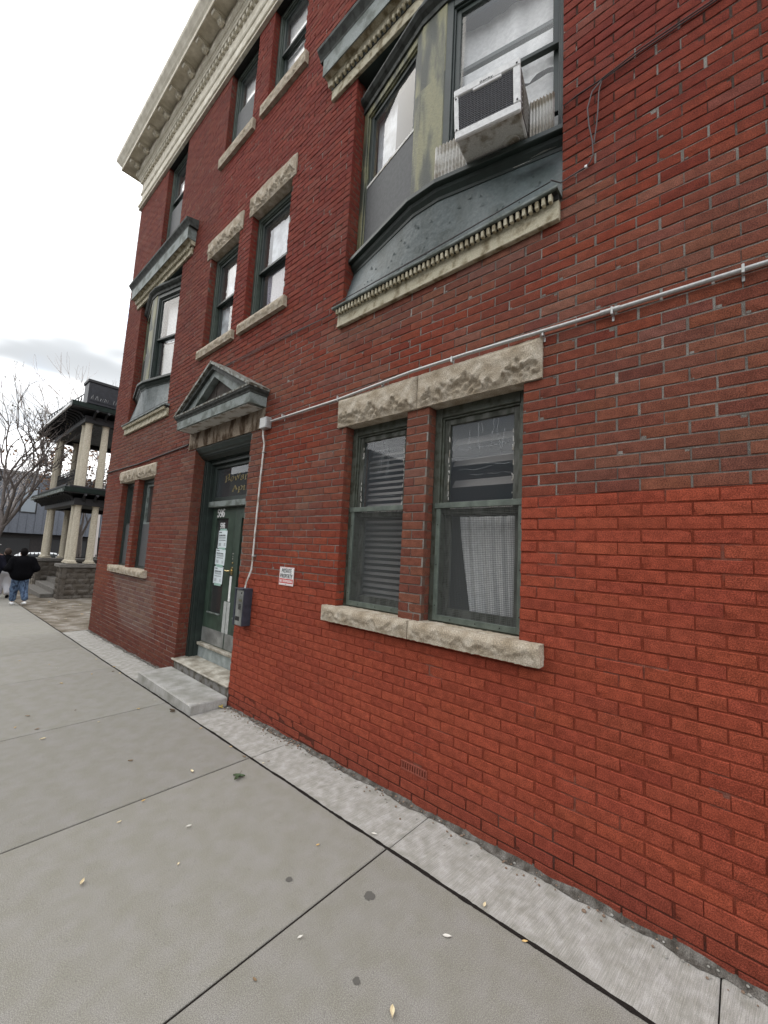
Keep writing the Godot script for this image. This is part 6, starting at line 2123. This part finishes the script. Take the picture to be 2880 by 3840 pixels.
	tree("bare tree standing behind the porch railing with rusty leaves", V(-27.0, gy(-27.0), -3.4), V(0.03, 1, 0.05).normalized(), 0.15, 2.4, 5, 12, bark, mat(lin(0.17, 0.085, 0.04), 0.9), 0.9, 0.11)
	tree("tall bare tree far behind the roof box", V(-36.0, gy(-36.0), -6.2), V(0.0, 1, 0.02).normalized(), 0.18, 5.2, 4, 23, pale, pale, 0.05, 0.05)
	tree("thin bare tree behind the street tree", V(-27.5, gy(-27.5), 0.4), V(0.0, 1, -0.10).normalized(), 0.10, 2.3, 5, 35, pale, mat(lin(0.2, 0.17, 0.10), 0.9), 0.10, 0.05)

# smooth-joined tapered capsules meshed with surface nets
func body_mesh(bones: Array, cell: float, k: float) -> MB:
	var lo := V(1e9, 1e9, 1e9)
	var hi := -lo
	for b in bones:
		var r: float = maxf(b[2], b[3]) + k
		for e in 2:
			lo = lo.min(b[e] - V(r, r, r)); hi = hi.max(b[e] + V(r, r, r))
	lo -= V(cell, cell, cell) * 2.0
	var n := Vector3i(((hi - lo) / cell).ceil()) + Vector3i(3, 3, 3)
	var f := PackedFloat32Array()
	f.resize(n.x * n.y * n.z)
	f.fill(1.0)
	for b in bones:
		var a: Vector3 = b[0]
		var d: Vector3 = b[1] - b[0]
		var ll := maxf(d.length_squared(), 1e-9)
		var r: float = maxf(b[2], b[3]) + k + cell
		var i0 := Vector3i(((a.min(b[1]) - V(r, r, r) - lo) / cell).floor()).max(Vector3i.ZERO)
		var i1 := Vector3i(((a.max(b[1]) + V(r, r, r) - lo) / cell).ceil()).min(n - Vector3i.ONE)
		for z in range(i0.z, i1.z + 1):
			for y in range(i0.y, i1.y + 1):
				var row := (z * n.y + y) * n.x
				for x in range(i0.x, i1.x + 1):
					var p := lo + V(x, y, z) * cell - a
					var t := clampf(p.dot(d) / ll, 0.0, 1.0)
					var q := (p - d * t).length() - lerpf(b[2], b[3], t)
					var o := f[row + x]
					var h := maxf(k - absf(q - o), 0.0) / k
					f[row + x] = minf(q, o) - h * h * k * 0.25
	var ids := {}
	var pts: Array[Vector3] = []
	var nrm: Array[Vector3] = []
	var at := func(x: int, y: int, z: int) -> float: return f[(z * n.y + y) * n.x + x]
	for z in n.z - 1:
		for y in n.y - 1:
			var row := (z * n.y + y) * n.x
			for x in n.x - 1:
				var inside := 0
				var v := [f[row + x], f[row + x + 1], f[row + x + n.x], f[row + x + n.x + 1], f[row + x + n.x * n.y], f[row + x + 1 + n.x * n.y], f[row + x + n.x + n.x * n.y], f[row + x + n.x + 1 + n.x * n.y]]
				for q in 8: inside += int(v[q] < 0.0)
				if inside == 0 or inside == 8: continue
				var sum := Vector3.ZERO
				var cnt := 0
				for e in [[0, 1], [2, 3], [4, 5], [6, 7], [0, 2], [1, 3], [4, 6], [5, 7], [0, 4], [1, 5], [2, 6], [3, 7]]:
					var va: float = v[e[0]]
					var vb: float = v[e[1]]
					if (va < 0.0) == (vb < 0.0): continue
					var t := va / (va - vb)
					var pa := V(e[0] & 1, (e[0] >> 1) & 1, (e[0] >> 2) & 1)
					var pb := V(e[1] & 1, (e[1] >> 1) & 1, (e[1] >> 2) & 1)
					sum += pa.lerp(pb, t)
					cnt += 1
				ids[row + x] = pts.size()
				pts.append(lo + (V(x, y, z) + sum / cnt) * cell)
				nrm.append(V(v[1] + v[3] + v[5] + v[7] - v[0] - v[2] - v[4] - v[6], v[2] + v[3] + v[6] + v[7] - v[0] - v[1] - v[4] - v[5], v[4] + v[5] + v[6] + v[7] - v[0] - v[1] - v[2] - v[3]).normalized())
	var m := MB.new()
	var st := [1, n.x, n.x * n.y]
	for key in ids:
		var x: int = key % n.x
		var y: int = (key / n.x) % n.y
		var z: int = key / (n.x * n.y)
		for ax in 3:
			var far: int = key + st[ax]
			if (f[key] < 0.0) == (f[far] < 0.0): continue
			var u: int = st[(ax + 1) % 3]
			var w: int = st[(ax + 2) % 3]
			if not (ids.has(key - u) and ids.has(key - w) and ids.has(key - u - w)): continue
			var q := [ids[key], ids[key - u], ids[key - u - w], ids[key - w]]
			if f[key] < 0.0: q = [q[0], q[3], q[2], q[1]]
			# clockwise from outside
			for i in [0, 1, 2, 0, 2, 3]: m.put(pts[q[i]], nrm[q[i]])
	return m

func person(label: String, at: Vector3, turn: float, o: Dictionary) -> void:
	# a walker seen from behind, hands in the front pockets; turn 0 walks towards -x
	var p := thing("person", label, "person", at, turn)
	var s: float = o.get("h", 1.60) / 1.75
	var wide: float = o.get("wide", 1.0)
	var g := func(x: float, y: float, z: float) -> Vector3: return V(-x, y, z) * s   # x forward, z to the side
	var stride: float = o.get("stride", 0.2)
	var hipL: Vector3 = g.call(0, 0.93, 0.09)
	var hipR: Vector3 = g.call(0, 0.93, -0.09)
	var kL: Vector3 = g.call(0.06 + stride * 0.5, 0.50, 0.10)
	var kR: Vector3 = g.call(0.06 - stride * 0.2, 0.50, -0.11)
	var aL: Vector3 = g.call(stride, 0.09, 0.10)
	var aR: Vector3 = g.call(-stride, 0.13, -0.13)
	var body := [
		[hipL, kL, 0.085 * s, 0.058 * s], [kL, aL, 0.056 * s, 0.036 * s], [hipR, kR, 0.085 * s, 0.058 * s], [kR, aR, 0.056 * s, 0.036 * s],
		[g.call(0, 0.95, 0.05), g.call(0, 0.95, -0.05), 0.12 * s, 0.12 * s], [g.call(0, 1.0, 0), g.call(0.0, 1.38, 0), 0.12 * s, 0.14 * s],
		[g.call(0.0, 1.42, 0.14), g.call(0.0, 1.42, -0.14), 0.07 * s, 0.07 * s], [g.call(0.0, 1.42, 0), g.call(0.03, 1.56, 0), 0.055 * s, 0.05 * s],
		[g.call(0.03, 1.60, 0), g.call(0.05, 1.67, 0), 0.075 * s, 0.085 * s], [g.call(0.10, 1.58, 0), g.call(0.12, 1.56, 0), 0.035 * s, 0.03 * s],
		[g.call(0.135, 1.615, 0), g.call(0.145, 1.60, 0), 0.012 * s, 0.014 * s], [g.call(0.03, 1.62, 0.082), g.call(0.03, 1.595, 0.08), 0.014 * s, 0.011 * s], [g.call(0.03, 1.62, -0.082), g.call(0.03, 1.595, -0.08), 0.014 * s, 0.011 * s]]
	var arms := []
	for sd in [1.0, -1.0]:
		var sh: Vector3 = g.call(0, 1.41, 0.18 * sd * wide)
		var el: Vector3 = g.call(-0.07, 1.14, 0.27 * sd * wide)
		var ha: Vector3 = g.call(0.16, 0.98, 0.17 * sd)
		body.append([sh, el, 0.045 * s, 0.038 * s]); body.append([el, ha, 0.037 * s, 0.028 * s])
		body.append([ha, g.call(0.23, 0.96, 0.14 * sd), 0.032 * s, 0.026 * s])
		arms.append([sh, el, 0.085 * s * wide, 0.075 * s * wide]); arms.append([el, ha, 0.075 * s * wide, 0.062 * s])
	obj("body", body_mesh(body, 0.024 * s, 0.05), o.get("skin", mat(lin(0.36, 0.22, 0.16), 0.6)), p)
	var jk := arms + [[g.call(0, 0.96, 0.06 * wide), g.call(0, 0.96, -0.06 * wide), 0.165 * s * wide, 0.165 * s * wide], [g.call(-0.01, 1.0, 0), g.call(-0.02, 1.30, 0), 0.18 * s * wide, 0.19 * s * wide], [g.call(0, 1.40, 0.13 * wide), g.call(0, 1.40, -0.13 * wide), 0.10 * s, 0.10 * s], [g.call(-0.02, 1.46, 0.03), g.call(-0.02, 1.46, -0.03), 0.085 * s, 0.085 * s]]
	if o.get("long", 0.0) > 0.0: jk.append([g.call(0, 0.95, 0), g.call(0, 0.95 - o.long, 0), 0.18 * s, 0.21 * s])
	if o.get("hood", false): jk.append([g.call(0.0, 1.60, 0), g.call(0.02, 1.66, 0), 0.115 * s, 0.115 * s])
	obj("jacket", body_mesh(jk, 0.028 * s, 0.06), o.jacket, p)
	if o.has("trousers"):
		var lw: float = o.get("leg", 1.0)
		var tr := [[hipL + V(0, 0.02, 0), kL, 0.115 * s * lw, 0.092 * s * lw], [kL, aL + V(0.0, 0.09 * s, 0), 0.092 * s * lw, 0.078 * s * lw], [hipR + V(0, 0.02, 0), kR, 0.115 * s * lw, 0.092 * s * lw], [kR, aR + V(0, 0.09 * s, 0), 0.092 * s * lw, 0.078 * s * lw], [g.call(-0.02, 0.93, 0.06), g.call(-0.02, 0.93, -0.06), 0.125 * s * lw, 0.125 * s * lw]]
		obj("trousers", body_mesh(tr, 0.024 * s, 0.04), o.trousers, p)
	var sk := []
	for q in [aL, aR]:
		var lift := 0.0 if q == aL else 0.05
		sk.append([q + V(0.05 * s, -0.050 * s, 0), q + V(-0.17 * s, -0.06 * s - lift * 0.6, 0), 0.050 * s, 0.042 * s])
	obj("shoes", body_mesh(sk, 0.014, 0.03), o.get("shoes", M.white), p)
	if not o.get("hood", false):
		obj("hair", body_mesh([[g.call(0.005, 1.66, 0), g.call(0.045, 1.705, 0), 0.095 * s, 0.085 * s], [g.call(-0.02, 1.60, 0), g.call(-0.015, 1.65, 0), 0.07 * s, 0.085 * s]], 0.016, 0.04), o.get("hair", M.hair), p)

func people() -> void:
	var jeans := mat(lin(0.105, 0.165, 0.265), 0.9, patchy(150, 0.02, 0.45, 0.2, Color(0.5, 0.52, 0.58), Color(1, 1, 1), 2), 1.6)
	var blk := mat(lin(0.005, 0.005, 0.006), 0.9)
	blk.metallic_specular = 0.12
	var navy := mat(lin(0.010, 0.010, 0.016), 0.85)
	navy.metallic_specular = 0.15
	person("walker seen from behind in a bulky black jacket, wide blue jeans and white shoes", V(-14.75, gy(-14.75, 0.5) + 0.005, 0.50), 0.05, {"h": 1.60, "wide": 1.25, "leg": 1.12, "jacket": blk, "trousers": jeans, "stride": 0.17})
	person("walker in a long dark hooded coat at the left edge of the photo", V(-16.2, gy(-16.2, 1.02), 1.02), -0.1, {"h": 1.62, "wide": 1.1, "jacket": navy, "trousers": blk, "shoes": blk, "long": 0.30, "hood": true, "stride": 0.22})
	person("walker in a black coat and pale grey skirt, half hidden by the one in jeans", V(-17.0, gy(-17.0, 0.62), 0.62), 0.0, {"h": 1.58, "jacket": blk, "trousers": mat(lin(0.55, 0.55, 0.58), 0.8), "leg": 1.35, "shoes": blk, "stride": 0.10, "hair": mat(lin(0.03, 0.017, 0.012), 0.9)})
	person("farther walker in a dark coat and mustard cap", V(-21.5, gy(-21.5, 1.25), 1.25), 0.0, {"h": 1.62, "jacket": navy, "trousers": blk, "shoes": blk, "stride": 0.15, "hair": mat(lin(0.16, 0.10, 0.02), 0.9)})
	person("farther walker with reddish-brown hair beside the iron fence", V(-21.0, gy(-21.0, 0.55), 0.55), 0.0, {"h": 1.56, "jacket": mat(lin(0.22, 0.12, 0.09), 0.8), "trousers": blk, "shoes": blk, "stride": 0.12, "hair": mat(lin(0.05, 0.02, 0.012), 0.9)})

func _ready() -> void:
	setup()
	materials()
	ground()
	building()
	steps()
	on_wall()
	leaves()
	porch()
	far_side()
	people()
